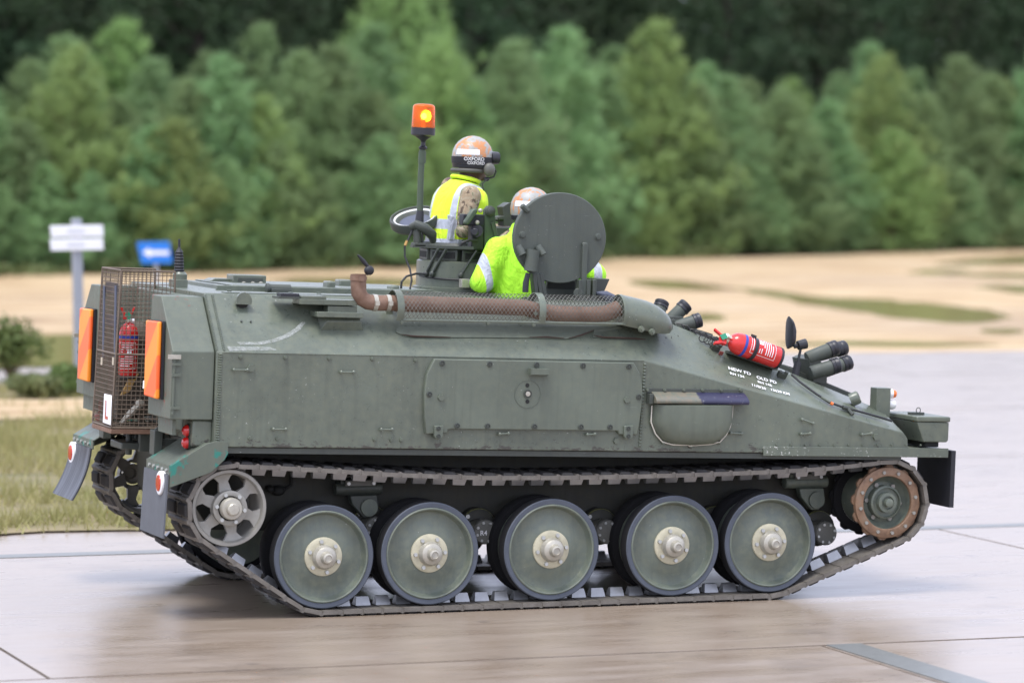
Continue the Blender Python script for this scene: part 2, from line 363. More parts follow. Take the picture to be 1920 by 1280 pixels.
# bluish filled strip beside one cross joint
mb = MB(); mb.box(.86, 1.06, -8.0, -2.90, -.006, .0042); tp = link('repair_strip', mb.mesh('repair_strip', M['patch'], 0), apron); tp.location = (0, 0, .02)
mb = MB(); mb.box(-30, 36.0, 2.17, 2.35, -.006, .0042); tp = link('repair_strip', mb.mesh('repair_strip', M['patch'], 0), apron); tp.location = (0, 0, .02)
# verge on the left: grass, a sand strip, scrub
sheet('verge', [(-60, 3.5)]+[(-12+k*.22, 3.48+.22*mnoise.noise(V3((k*.31, 2, 0)))+.10*mnoise.noise(V3((k*1.3, 7, 0)))) for k in range(60)]+[ (1.8, 9), (3.6, 17.2), (-60, 17.2)], M['soil'], .012)
mb = MB(); mb.add([(-60, 12.4, .03), (-2, 12.7, .035), (1.5, 12.9, .03), (2.6, 14.2, .03), (1.5, 15.2, .035), (-60, 15.4, .03)], [(0, 1, 2, 3, 4, 5)]); struct('sand_strip', mb, M['sand'])
def leafmat(name, a, b, c2, trans=.25, var=.0):
    t = NT(name); oi = t.n.new('ShaderNodeObjectInfo').outputs['Random']; g = t.n.new('ShaderNodeNewGeometry').outputs['Position']
    n = t.noise(1.3, 4, .6, g); n2 = t.noise(9, 2, .5, g)
    cc = t.mix(t.ramp(n, [(.30, 0.), (.70, 1.)]), a, b); cc = t.mix(t.math('MULTIPLY', n2, .6), cc, c2)
    h = t.n.new('ShaderNodeHueSaturation'); t.l.new(cc, h.inputs['Color']); t.l.new(t.math('ADD', .8, t.math('MULTIPLY', oi, .42)), h.inputs['Value'])
    t.l.new(t.math('ADD', .478, t.math('MULTIPLY', oi, .04)), h.inputs['Hue'])
    t.col(h.outputs[0]).set(Roughness=.6, Specular_IOR_Level=.25)
    tr = t.n.new('ShaderNodeBsdfTranslucent'); t.l.new(h.outputs[0], tr.inputs[0]); ms = t.n.new('ShaderNodeMixShader'); ms.inputs[0].default_value = trans
    t.l.new(t.b.outputs[0], ms.inputs[1]); t.l.new(tr.outputs[0], ms.inputs[2]); t.l.new(ms.outputs[0], t.out.inputs[0]); return t.m
M['grass'] = leafmat('verge grass', (.17, .20, .06), (.30, .26, .11), (.40, .32, .17), .3)
M['scrub'] = leafmat('scrub leaves', (.06, .13, .035), (.12, .18, .05), (.17, .2, .06), .3)
M['needle'] = leafmat('young pine needles', (.172, .280, .112), (.222, .342, .140), (.31, .415, .205), .3)
M['needle2'] = leafmat('yellowish pine needles', (.195, .295, .095), (.245, .355, .118), (.33, .42, .17), .3)
M['needle3'] = leafmat('blue green pine needles', (.155, .265, .108), (.205, .330, .140), (.29, .405, .20), .3)
M['dneedle'] = leafmat('dark pine needles', (.028, .055, .028), (.052, .092, .042), (.075, .11, .052), .2)
M['under'] = leafmat('undergrowth leaves', (.08, .13, .04), (.14, .18, .06), (.20, .18, .09), .25)
M['bark'] = plain('pine bark', (.11, .07, .045), .9, var=.4, scale=9, bump=.5)
M['bark2'] = plain('dark bark', (.05, .038, .03), .9, var=.4, scale=9, bump=.5)
def tri_mesh(name, P, mat):          # P: (n,3,3) triangles
    n = len(P); me = bpy.data.meshes.new(name); me.vertices.add(3*n); me.vertices.foreach_set('co', P.reshape(-1).astype(np.float32))
    me.loops.add(3*n); me.loops.foreach_set('vertex_index', np.arange(3*n, dtype=np.int32)); me.polygons.add(n)
    me.polygons.foreach_set('loop_start', np.arange(0, 3*n, 3, dtype=np.int32)); me.polygons.foreach_set('loop_total', np.full(n, 3, np.int32))
    me.materials.append(mat); me.update(); return me
def blades(rs, pts, hmin, hmax, wid, lean=.5):
    n = len(pts); a = rs.uniform(0, 2*np.pi, n); h = rs.uniform(hmin, hmax, n); l = rs.normal(0, lean, (n, 2))*h[:, None]
    d = np.stack([np.cos(a), np.sin(a), np.zeros(n)], 1)*(wid*rs.uniform(.6, 1.3, n))[:, None]
    tip = pts+np.stack([l[:, 0], l[:, 1], h], 1); return np.stack([pts-d, pts+d, tip], 1)
rs = np.random.RandomState(3)
N = 60000; gx = rs.uniform(-5.5, 3.2, N); gy = 3.42+13.8*rs.uniform(0, 1, N)**1.15
keep = (gx < 1.0+(gy-3.5)*.17) & ~((gy > 12.6) & (gy < 15.2) & (rs.rand(N) < .93))
cl = np.array([mnoise.noise(V3((x*.7, y*1.3, 5))) for x, y in zip(gx, gy)]); keep &= (cl > -.12) | (rs.rand(N) < .12)
pts = np.stack([gx, gy, np.full(N, .01)], 1)[keep]; clk = cl[keep]
P = blades(rs, pts, .05, .13, .007, .5); P[:, 2, 2] += np.clip(clk, 0, .5)*.14
o = link('verge_grass', tri_mesh('verge_grass', P, M['grass'])); tag(o, 'short yellowish green grass on the verge beside the concrete', 'grass', kind='stuff')
# leafy bush
def leaf_ball(rs, n, c, r, size):
    u = rs.normal(0, 1, (n, 3)); u /= np.linalg.norm(u, axis=1)[:, None]; rad = rs.uniform(.35, 1, n)**.6
    p = np.array(c)+u*rad[:, None]*np.array(r); a = rs.normal(0, 1, (n, 3)); a /= np.linalg.norm(a, axis=1)[:, None]
    b = np.cross(a, u); b /= np.linalg.norm(b, axis=1)[:, None]+1e-6; s = size*rs.uniform(.5, 1.3, n)[:, None]
    return np.concatenate([np.stack([p-a*s*.5, p+b*s*.28, p+a*s*.5], 1), np.stack([p-a*s*.5, p+a*s*.5, p-b*s*.28], 1)])
def bush(name, px, py, r, h, mat, label, n=900, size=.07, parts=5, rs=rs):
    g0 = wZ(px, py, .01); root = empty(name, g0); L = []; mb = MB()
    for k in range(parts):
        a = rs.uniform(0, 6.28); rr = r*rs.uniform(.1, .6); c = (rr*math.cos(a), rr*math.sin(a), h*rs.uniform(.35, .8))
        L.append(leaf_ball(rs, n//parts, c, (r*.5, r*.5, h*.33), size)); mb.tube([(0, 0, -.02), (c[0]*.5, c[1]*.5, c[2]*.55), c], [.014, .009, .004], 5)
    link('foliage', tri_mesh('foliage', np.concatenate(L), mat), root); link('stem', mb.mesh('stem', M['bark'], 40), root)
    return tag(root, label, 'shrub')
bush('shrub', 20, 712, .50, .70, M['scrub'], 'small leafy green shrub on the verge before the left puddle', 1500, .075, 16)
bush('shrub', 118, 745, .36, .34, M['scrub'], 'low green shrub behind the far stowage bin on the verge', 1300, .07, 6)
bush('shrub', 62, 748, .5, .26, M['under'], 'low grey green weed clump between two shrubs on the verge', 1300, .07, 6)
# ------------------------------------------------------------------ pines
def pine(seed, H, Rm, tufts, needle, wid, dens=1., base=.04, upright=.75):
    rs = np.random.RandomState(seed); wood = MB(); hs_ = [0, H*.3, H*.65, H*.98]; sw = rs.normal(0, .015*H, 4)
    wood.tube([(sw[i]*hs_[i]/H, sw[3-i]*hs_[i]/H, hs_[i]) for i in range(4)], [.016*H, .012*H, .007*H, .002*H], 7)
    C = []; D = []
    z = base*H
    while z < H*.97:
        f = z/H; nb = rs.randint(5, 8); a0 = rs.uniform(0, 6.28)
        for b in range(nb):
            L = Rm*((1-f)**.86)*rs.uniform(.62, 1.15)*(1 if f > .12 else .8)+.09*H*.3
            az = a0+6.28*b/nb+rs.normal(0, .25); up = .25+upright*f+rs.normal(0, .12)
            d0 = np.array([math.cos(az), math.sin(az), 0.]); p0 = np.array([0, 0, z])
            pts = [p0+d0*L*s+np.array([0, 0, L*(up*s*.55+.35*s*s*up)]) for s in np.linspace(0, 1, 5)]
            if rs.rand() < .5: wood.tube([tuple(q) for q in pts[::2]], [.0045*H, .003*H, .001*H], 3, False)
            nt = max(3, int(tufts*L/Rm*dens))
            for k in range(nt):
                s = rs.uniform(.22, 1)**.75; q = p0+d0*L*s+np.array([0, 0, L*(up*s*.55+.35*s*s*up)])
                off = rs.normal(0, 1, 3)*L*.23*(1.15-s*.6); off[2] = off[2]*.6+.02*L; C.append(q+off)
                D.append(d0*rs.uniform(.2, .9)+np.array([0, 0, rs.uniform(.5, 1.3)])+rs.normal(0, .35, 3))
        z += H*rs.uniform(.045, .07)
    for k in range(int(tufts*1.2)):
        q = np.array([0, 0, H*rs.uniform(.88, 1.0)])+rs.normal(0, .012*H, 3); C.append(q); D.append(np.array([0, 0, 1.2])+rs.normal(0, .4, 3))
    C = np.array(C); D = np.array(D); D /= np.linalg.norm(D, axis=1)[:, None]; T = []
    for k in range(8):
        r_ = rs.normal(0, 1, C.shape); dd = D*.55+r_*.62; dd /= np.linalg.norm(dd, axis=1)[:, None]
        sd = np.cross(dd, rs.normal(0, 1, C.shape)); sd /= np.linalg.norm(sd, axis=1)[:, None]+1e-6; ln = needle*rs.uniform(.6, 1.2, (len(C), 1))
        st = C-dd*ln*.25; T.append(np.stack([st-sd*wid, st+sd*wid, st+dd*ln], 1))
    return wood, np.concatenate(T)
def pine_kind(seed, mat, bark, **kw):
    w, T = pine(seed, **kw); return w.mesh('trunk', bark, 40), tri_mesh('crown', T, mat)
YOUNG = [pine_kind(11+i, M[('needle', 'needle3', 'needle2')[i % 3]], M['bark'], H=4.6, Rm=(1.6, 1.35, 1.8, 1.45, 1.65)[i], tufts=36, needle=.30, wid=.014) for i in range(5)]
OLD = [pine_kind(41+i, M['dneedle'], M['bark2'], H=10., Rm=2.9, tufts=24, needle=.42, wid=.045, base=.10) for i in range(3)]
def tree(name, kind, x, y, h, H0, label, group, wd=1.):
    r = empty(name, (x, y, -.02)); s = h/H0; r.rotation_euler = (0, 0, rnd.uniform(0, 6.28))
    for nm, me in (('trunk', kind[0]), ('crown', kind[1])):
        o = link(nm, me, r); o.scale = (s*wd, s*wd, s)
    return tag(r, label, 'tree', group)
dl = V3((cd.x, cd.y, 0)).normalized()
def edge(px):      # foot of the wood along the sand
    xs = [(-700, 552), (-200, 527), (0, 520), (500, 511), (850, 503), (1150, 489), (1500, 480), (1900, 470), (2150, 466), (2900, 452)]
    for (a, b), (c, d_) in zip(xs, xs[1:]):
        if a <= px <= c: return wZ(px, b+(d_-b)*(px-a)/(c-a), 0)
    return wZ(max(-700, min(2900, px)), 552 if px < 0 else 452, 0)
# tops read off the photograph: (px, top py)
FRONT = [(-70, 190), (20, 230), (110, 95), (190, 190), (255, 215), (330, 150), (405, 110), (480, 185), (545, 105), (612, 90), (690, 175), (752, 200), (815, 75), (880, 170), (955, 80), (1060, 55), (1130, 125), (1235, 48), (1310, 165), (1370, 145), (1470, 165), (1560, 190), (1665, 110), (1740, 185), (1810, 110), (1880, 140), (1960, 95), (2030, 150)]
FRONT += [(-150-k*85, 150+(k*37) % 90) for k in range(6)]+[(2110+k*90, 90+(k*53) % 90) for k in range(8)]
for i, (px, tp_) in enumerate(FRONT):
    e = edge(px)+dl*rnd.uniform(1.2, 3.2); dist = (e-CAM).dot(cd)
    top = CAM+ray(px, tp_)*((e-CAM).dot(dl)/ray(px, tp_).dot(dl)); h = top.z+.02
    tree('young_pine', YOUNG[i % 5], e.x, e.y, h, 4.6, 'bushy young pine in the light green row along the edge of the sand', 'young pines along the sand', (4.6/h)**.35)
for i in range(38):
    px = -570+i*90+rnd.uniform(-25, 25); e = edge(px)+dl*rnd.uniform(4.5, 7.5)
    tree('young_pine', YOUNG[(i*2+1) % 5], e.x, e.y, rnd.uniform(4.0, 5.1), 4.6, 'young pine standing in the second row, behind the light green front row', 'young pines of the second row')
for r in range(4):
    for i in range(23):
        px = -600+i*145+rnd.uniform(-45, 45)+r*50; e = edge(px)+dl*(11+r*5.5+rnd.uniform(-1.5, 1.5))
        tree('tall_pine', OLD[(i+r) % 3], e.x, e.y, (2.69+(e-CAM).dot(dl)*.058)*rnd.uniform(.97, 1.25), 10., 'tall dark pine in the wood behind the young pines', 'dark pines of the wood')
for i in range(37):
    px = -560+i*90+rnd.uniform(-30, 30); e = edge(px)+dl*rnd.uniform(.3, 1.4)
    tree('pine_sapling', YOUNG[(i*3+2) % 5], e.x, e.y, rnd.uniform(1.5, 3.0), 4.6, 'low bushy pine sapling at the foot of the front row, next to the sand', 'pine saplings beside the sand', 1.25)
# one golden young birch-like tree showing between the dark pines
e = edge(712)+dl*8.2; tree('young_pine', YOUNG[2], e.x, e.y, 8.3, 4.6, 'slim yellowish tree rising between the young pines and the dark wood', None, .55)
# floor of the wood
q = [edge(px) for px in (-690, 0, 500, 850, 1150, 1500, 1900, 2890)]
mb = MB(); pts = [(p.x, p.y) for p in q]+[(p.x+dl.x*45, p.y+dl.y*45) for p in q[::-1]]
mb.add([(x, y, .1) for x, y in pts], [(i, i+1, 14-i, 15-i) for i in range(7)]); struct('forest_floor', mb, M['forest'])
rs = np.random.RandomState(9); L = []
for k in range(380):
    px = rs.uniform(-680, 2880); e = edge(px)+dl*float(rs.uniform(-.3, 3.0)); h = rs.uniform(.12, .5)
    L.append(leaf_ball(rs, 70, (e.x, e.y, h*.45), (.7, .5, h*.6), .13))
o = link('undergrowth', tri_mesh('undergrowth', np.concatenate(L), M['under'])); tag(o, 'low tangled undergrowth along the foot of the young pines', 'undergrowth', kind='stuff')
# ------------------------------------------------------------------ signs
M['galv'] = plain('galvanised post', (.30, .32, .36), .45, .3, var=.12)
M['signwhite'] = plain('white sign face', (.72, .73, .78), .45, var=.04, bump=0)
M['signblue'] = plain('blue sign face', (.012, .17, .62), .4, var=.06, bump=0)
M['ink'] = plain('faded lettering', (.50, .52, .58), .6, var=.05, bump=0)
g0 = wZ(150, 735, .0); sg = empty('direction_sign', g0)
def at_depth(px, py, ref): return CAM+ray(px, py)*((ref-CAM).dot(dl)/ray(px, py).dot(dl))
def rel(px, py): return at_depth(px, py, g0)-g0
mb = MB(); top = rel(143, 410); mb.loft([[V3((sx*.05, sy*.04, 0)) for sx, sy in ((-1, -1), (1, -1), (1, 1), (-1, 1))], [top+V3((sx*.05, sy*.04, 0)) for sx, sy in ((-1, -1), (1, -1), (1, 1), (-1, 1))]])
bevel(link('post', mb.mesh('post', M['galv']), sg), .008)
for (y0, y1, a) in ((421, 445, 0), (446, 470, 0)):
    mb = MB(); c = [rel(95, y0+2), rel(194, y0), rel(196, y1-2), rel(97, y1)]; mb.ext([p-dl*.075 for p in c], dl*.02)
    o = bevel(link('sign_plate', mb.mesh('sign_plate', M['signwhite']), sg), .004)
    mb = MB(); yy = (y0+y1)/2; mb.ext([rel(128, yy-2.5)-dl*.078, rel(160, yy-3)-dl*.078, rel(160, yy+2.5)-dl*.078, rel(128, yy+3)-dl*.078], dl*.002); link('faded_lettering', mb.mesh('faded_lettering', M['ink']), o)
tag(sg, 'white two line direction sign on a grey post by the left puddle', 'sign')
g0 = wZ(296, 640, .0); sg = empty('arrow_sign', g0)
mb = MB(); b = rel(292, 494); mb.cyl((0, 0, -.02), b+V3((0, 0, .1)), .03, None, 10); link('post', mb.mesh('post', M['galv']), sg)
mb = MB(); mb.ext([p-dl*.045 for p in (rel(257, 454), rel(318, 453), rel(324, 493), rel(266, 494))], dl*.015); pl = bevel(link('sign_plate', mb.mesh('sign_plate', M['signblue']), sg), .003)
mb = MB(); mb.ext([p-dl*.05 for p in (rel(268, 473.5), rel(280, 464), rel(281, 469.5), rel(317, 470), rel(318, 477.5), rel(283, 477.5), rel(284, 483))], dl*.004); link('arrow', mb.mesh('arrow', M['white'], 0), pl)
tag(sg, 'blue sign plate with a white arrow pointing left', 'sign')
# ================================================================== THE TRACKED CARRIER
VEH = empty('tracked_carrier'); tag(VEH, 'grey green armoured tracked personnel carrier driving over the wet concrete', 'armoured vehicle')
def part(name, mb, mat, parent=None, smooth=32, bev=0, seg=2, kind=None, label=None):
    """part of the hull, coordinates in the hull frame; with a parent it is a sub-part"""
    o = link(name, mb.mesh(name, mat, smooth), parent if parent is not None else VEH, None if parent is not None else HM.copy())
    if bev: bevel(o, bev, seg)
    if kind: o['kind'] = kind
    if label: o['label'] = label
    return o
def gear(name, mb, mat, parent=None, smooth=32, bev=0):     # running gear stands in the world frame
    o = link(name, mb.mesh(name, mat, smooth), parent if parent is not None else VEH)
    if bev: bevel(o, bev)
    return o
HY = 1.10; ZB = .908; ZC0 = 1.432; YR = .80; ZR = 1.745
def zchine(x): return ZC0 if x < .528 else ZC0-(x-.528)*.2365
def zroof(x): return ZR if x < .50 else ZR-(x-.50)*.352
def cham(x, s):      # point on the sloping upper side plate, s=0 chine .. 1 roof edge
    return V3((x, -HY+(HY-YR)*s, zchine(x)+(zroof(x)-zchine(x))*s))
mb = MB(); rings = []
for x in (-2.03, -1.0, 0, .50, .528, 1.4, 2.20):
    zc, zr = zchine(x), zroof(x); rings.append([V3(p) for p in ((x, -HY, ZB), (x, -HY, zc), (x, -YR, zr), (x, YR, zr), (x, HY, zc), (x, HY, ZB))])
x = 2.27; rings.append([V3(p) for p in ((x-.03, -HY, ZB), (x-.04, -HY, 1.00), (x, -YR, 1.07), (x, YR, 1.07), (x-.04, HY, 1.00), (x-.03, HY, ZB))])
mb.loft(rings); HULL = part('hull', mb, M['hull'], bev=.005)
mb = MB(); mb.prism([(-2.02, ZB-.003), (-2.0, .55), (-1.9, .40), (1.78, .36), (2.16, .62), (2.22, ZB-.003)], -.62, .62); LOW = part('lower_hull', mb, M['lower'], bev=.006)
mb = MB(); mb.box(-2.0, 2.2, -1.085, -.625, ZB-.035, ZB-.004); part('sponson_floor', mb, M['dark'], HULL)  # dark paint stands in for the deep shade above the track
# welds
def weld(pa, pb, n, w, out, name='weld_bead'):
    pa, pb, out = V3(pa), V3(pb), V3(out); d = pb-pa; mb = MB(); side = d.cross(out).normalized()
    rings = []
    for i in range(2*n+1):
        p = pa+d*(i/(2*n)); k = .009 if i % 2 else .003; ww = w*(1 if i % 2 else .86)
        rings.append([p-side*ww-out*.004, p-side*ww*.6+out*k, p+side*ww*.6+out*k, p+side*ww-out*.004])
    mb.loft(rings); return part(name, mb, M['hull'], HULL, smooth=0)
a = hY(404, 662, -HY); b = hY(399.5, 832, -HY); weld((-2.008, -HY, 1.428), (-2.008, -HY, .93), 36, .014, (0, -1, 0))
nrm = V3((0, -(ZR-ZC0), HY-YR)).normalized(); nrm = V3((0, -(ZR-ZC0)/math.hypot(ZR-ZC0, HY-YR), (HY-YR)/math.hypot(ZR-ZC0, HY-YR)))
NR = nrm.copy()
weld(cham(-1.985, .02), cham(-1.985, .97), 26, .009, NR); weld(cham(-2.025, .02), cham(-2.025, .97), 26, .007, NR)
p0, p1 = hY(1209, 680, -HY), hY(1199, 838, -HY); weld((p0.x, -HY, p0.z), (p1.x, -HY, p1.z), 26, .010, (0, -1, 0))
mb = MB(); mb.tube([(-1.99, -HY+.001, ZC0-.001), (-.5, -HY+.001, ZC0-.001), (.52, -HY+.001, ZC0-.001)], .004, 5); part('chine_weld', mb, M['hull'], HULL)
# bolts, shared mesh
bm1 = MB(); bm1.cyl((0, 0, 0), (0, -.012, 0), .0125, .0105, 8); bm1.cyl((0, -.011, 0), (0, -.015, 0), .006, .005, 6); BOLT = bm1.mesh('bolt', M['fit'])
bm2 = MB(); bm2.cyl((0, 0, 0), (0, -.016, 0), .024, .022, 6); BIGBOLT = bm2.mesh('bolt', M['fit'])
bm3 = MB(); bm3.lathe([(.0165, .0), (.0165, .006), (.0125, .007), (.0115, .003), (.007, .003), (.006, .006), (.001, .006)], (0, 0, 0), (0, -1, 0), 14); SCREW = bm3.mesh('screw', M['dark'])
bm5 = MB(); bm5.lathe([(.0165, .0), (.0165, .006), (.0125, .007), (.0115, .003), (.007, .003), (.006, .006), (.001, .006)], (0, 0, 0), (0, -1, 0), 14)
M['redprimer'] = plain('red primer', (.2, .045, .035), .6); SCREWR = bm5.mesh('screw', M['redprimer'])
def bolt(px, py, Y, me=BOLT, parent=None, name='bolt', sc_=1.):
    o = link(name, me, parent if parent is not None else HULL); o.location = hY(px, py, Y); o.scale = (sc_,)*3; return o
for px, py in ((451, 669), (535, 670), (617, 671.5), (698, 672.5), (779, 675), (468, 821), (520, 822), (702, 823), (752, 824.5), (733, 824)): bolt(px, py, -HY)
for px, py, s in ((470, 690, 1.), (1642, 819, .9), (1508, 815, .5)): bolt(px, py, -HY, BIGBOLT, sc_=s)
# foot rungs / cleats: little bars on two studs
def cleat(xa, ya, xb, yb, stand=.022, r=.006):
    a, b = hY(xa, ya, -HY), hY(xb, yb, -HY); o = V3((0, -stand, 0)); mb = MB()
    mb.tube([a, a+o, b+o, b], r, 6); mb.sph(a+o*.9, r*1.8, n=8, m=6); mb.sph(b+o*.9, r*1.8, n=8, m=6); part('cleat', mb, M['hull'], HULL)
for c in ((437, 693, 462, 693), (638, 697, 661, 697), (511, 804, 534, 804), (713, 804.5, 733, 804.5), (1502, 786, 1522, 793), (1500, 813, 1516, 812), (1614, 814, 1631, 812), (1368, 811, 1388, 812), (935, 813, 951, 812), (1099, 814, 1113, 813)): cleat(*c)
# --------------------------------------------------------------- access panel in the side
pp = [(815, 672.5), (1189, 680), (1200, 700), (1204.5, 720), (1205.5, 745), (1200, 790), (1195, 815), (1161, 814), (1159, 807.5), (846, 804), (840, 805), (840, 811), (799, 813.5), (796, 780), (796, 735), (801, 700)]
mb = MB(); mb.prism([(hY(a, b, -HY-.028).x, hY(a, b, -HY-.028).z) for a, b in pp], -HY-.028, -HY+.01); PAN = part('access_panel', mb, M['panel'], bev=.005)
for i, (px, py) in enumerate(((829, 681), (918, 682.5), (1006, 684), (1093, 685.5), (1179, 687), (805, 739), (1197.5, 744), (857, 798), (914, 798.5), (1002, 799.5), (1089, 800), (1143.5, 800.5))):
    bolt(px, py, -HY-.028, SCREW, PAN, 'screw')
for px, py in ((826.5, 745), (1175, 749.5)): bolt(px, py, -HY-.028, BIGBOLT, PAN, 'bolt', .85)
c = hY(989, 738, -HY-.028); mb = MB(); mb.lathe([(.080, .0), (.080, .003), (.0775, .0032), (.0770, .0005), (.0, .0005)], c, (0, -1, 0), 40); part('filler_plate', mb, M['panel'], PAN)
mb = MB(); mb.lathe([(.024, .0), (.024, .008), (.019, .008), (.019, .003), (.001, .003)], c-V3((0, .002, 0)), (0, -1, 0), 20); part('filler_plug', mb, M['dark'], PAN)
mb = MB(); mb.lathe([(.015, 0), (.014, .009), (.001, .010)], c-V3((0, .002, 0)), (0, -1, 0), 16); part('plug_stud', mb, M['hubm'], PAN)
for py in (722, 752.5):
    cc = hY(989, py, -HY-.0312); mb = MB(); mb.lathe([(.012, 0), (.011, .001), (.001, .001)], cc, (0, -1, 0), 14); part('key_hole', mb, M['void'], PAN)
a, b = hY(991, 690, -HY-.028), hY(1025, 703, -HY-.028); mb = MB(); mb.box(a.x, b.x, -HY-.075, -HY-.028, a.z-.010, a.z); mb.box(a.x, b.x, -HY-.075, -HY-.067, b.z+.004, a.z-.0102); mb.box(a.x, a.x+.008, -HY-.066, -HY-.028, b.z, a.z-.0102); mb.box(b.x-.008, b.x, -HY-.066, -HY-.028, b.z, a.z-.0102); part('handle', mb, M['panel'], PAN)
for xa in (814, 1170):
    a, b = hY(xa, 798, -HY-.035), hY(xa+15.5, 823, -HY-.035); mb = MB(); mb.prism([(a.x, a.z), (b.x, a.z+.004), (b.x, b.z+.015), (b.x-.015, b.z), (a.x+.013, b.z), (a.x, b.z+.015)], -HY-.046, -HY-.0285); hg = part('hinge', mb, M['panel'], PAN, bev=.003)
    bolt(xa+8, 803, -HY-.046, SCREW, PAN, 'screw', .8); bolt(xa+8, 817.5, -HY-.046, SCREW, PAN, 'screw', .8)
bolt(1155, 826, -HY, BIGBOLT, sc_=.85)
# --------------------------------------------------------------- hooded air outlet with bulged cover and cord
t, edge_, cc = M['hood_nt']; xs = hY(1303, 745, -HY).x
c2 = t.mix(t.ramp(t.noise(45, 4, .7), [(.62, 0.), (.70, 1.)]), (.022, .022, .055), (.20, .20, .22))
t.col(t.mix(t.ramp(t.math('SUBTRACT', edge_, xs-.5), [(.495, 0.), (.505, 1.)]), cc, c2)).set(Roughness=.42); M['hood'] = t.m
a, b = hY(1212, 727, -HY), hY(1393, 757, -HY); mb = MB(); prof = []
zt, zb_ = a.z, b.z
for k in range(9):
    f = k/8*math.pi*.62; prof.append((-HY-.010-.085*math.sin(f), zt-.018-(zt-zb_-.018)*(k/8)))
prof = [(-HY+.004, zt-.018)]+prof+[(-HY+.004, zb_)]
mb.loft([[V3((x, y, z)) for y, z in prof] for x in (a.x+.028, b.x)]); HOOD = part('outlet_hood', mb, M['hood'], smooth=40, bev=.003)
mb = MB(); mb.prism([(a.x, zt), (b.x-.01, zt), (b.x-.01, zt-.030), (a.x, zt-.030)], -HY-.014, -HY+.003); mb.box(a.x, a.x+.026, -HY-.055, -HY+.003, zb_-.005, zt-.031); part('flange', mb, M['dark'], HOOD, bev=.002)
for px in (1214, 1246, 1282, 1317, 1352, 1388): bolt(px, 731, -HY-.014, BOLT, HOOD, 'bolt', .8)
q = [(1222, 757), (1219, 790), (1226, 808), (1240, 825), (1262, 833), (1300, 835), (1335, 832), (1352, 822), (1363, 808), (1369, 790), (1371, 757)]
ring0 = [hY(px, py, -HY) for px, py in q]; cx = sum(p.x for p in ring0)/len(ring0); top_z = ring0[0].z
def infl(k, dy): return [V3((cx+(p.x-cx)*k, -HY-dy, top_z+(p.z-top_z)*k)) for p in ring0]
mb = MB(); mb.loft([infl(1, -.004), infl(1, .012), infl(.965, .045), infl(.91, .075), infl(.80, .095), infl(.6, .105), infl(.3, .108)]); SCOOP = part('outlet_cover', mb, M['panel'], smooth=50)
mb = MB(); cp = [(1222.5, 760), (1221, 787), (1221, 792), (1229, 813), (1242, 828), (1262, 833.5), (1290, 834), (1293, 836), (1300, 834.5), (1332, 832.5), (1350, 828), (1361, 816), (1369, 800), (1371, 790), (1373, 776), (1374, 760)]
mb.tube([hY(px, py, -HY-.022) for px, py in cp], .0038, 6); part('cord', mb, M['rope'], SCOOP)
for px, py in ((1222, 791), (1243, 829), (1296, 836), (1350, 829), (1372, 792)):
    mb = MB(); p = hY(px, py, -HY-.012); mb.cyl(p+V3((0, .02, 0)), p-V3((0, .012, 0)), .013, .010, 8); part('cord_stud', mb, M['panel'], SCOOP)
# --------------------------------------------------------------- exhaust
PY_ = -.985
def pt(px, py, Y=PY_): return hY(px, py, Y)
mb = MB(); path = [pt(672, 514), pt(672, 535), pt(673, 549), pt(679, 560), pt(690, 566), pt(703, 568), pt(740, 568)]
mb.tube(path, .0445, 18, False); mb.tube([path[0], path[1]], .040, 18, False); EXH = part('exhaust_pipe', mb, M['rust'], smooth=50)
mb = MB(); mb.tube([pt(740, 568.5), pt(880, 573), pt(985, 577), pt(1010, 584), pt(1045, 588), pt(1105, 590), pt(1135, 588), pt(1160, 578)], .0465, 18); part('silencer_pipe', mb, M['rust'], EXH, smooth=50)
for px, py, ax in ((672, 522, (0, 0, 1)), (702, 567.5, (1, 0, 0)), (727, 568, (1, 0, 0))):
    mb = MB(); p = pt(px, py); A = V3(ax)*.012; mb.cyl(p-A, p+A, .0475, None, 20); mb.box(p.x-.012, p.x+.012, p.y-.064, p.y-.047, p.z-.012, p.z+.012); part('pipe_clamp', mb, M['hubm'] if px > 700 else M['rust'], EXH)
# rain flap on the outlet
mb = MB(); k = pt(690, 505); mb.tube([pt(687, 514), pt(694, 509), k], .010, 8); mb.sph(pt(692, 507), .030, .02, .028); mb.tube([pt(690, 500), pt(681, 489), pt(671, 478)], [.010, .013, .005], 8); part('rain_flap', mb, M['black'], EXH)
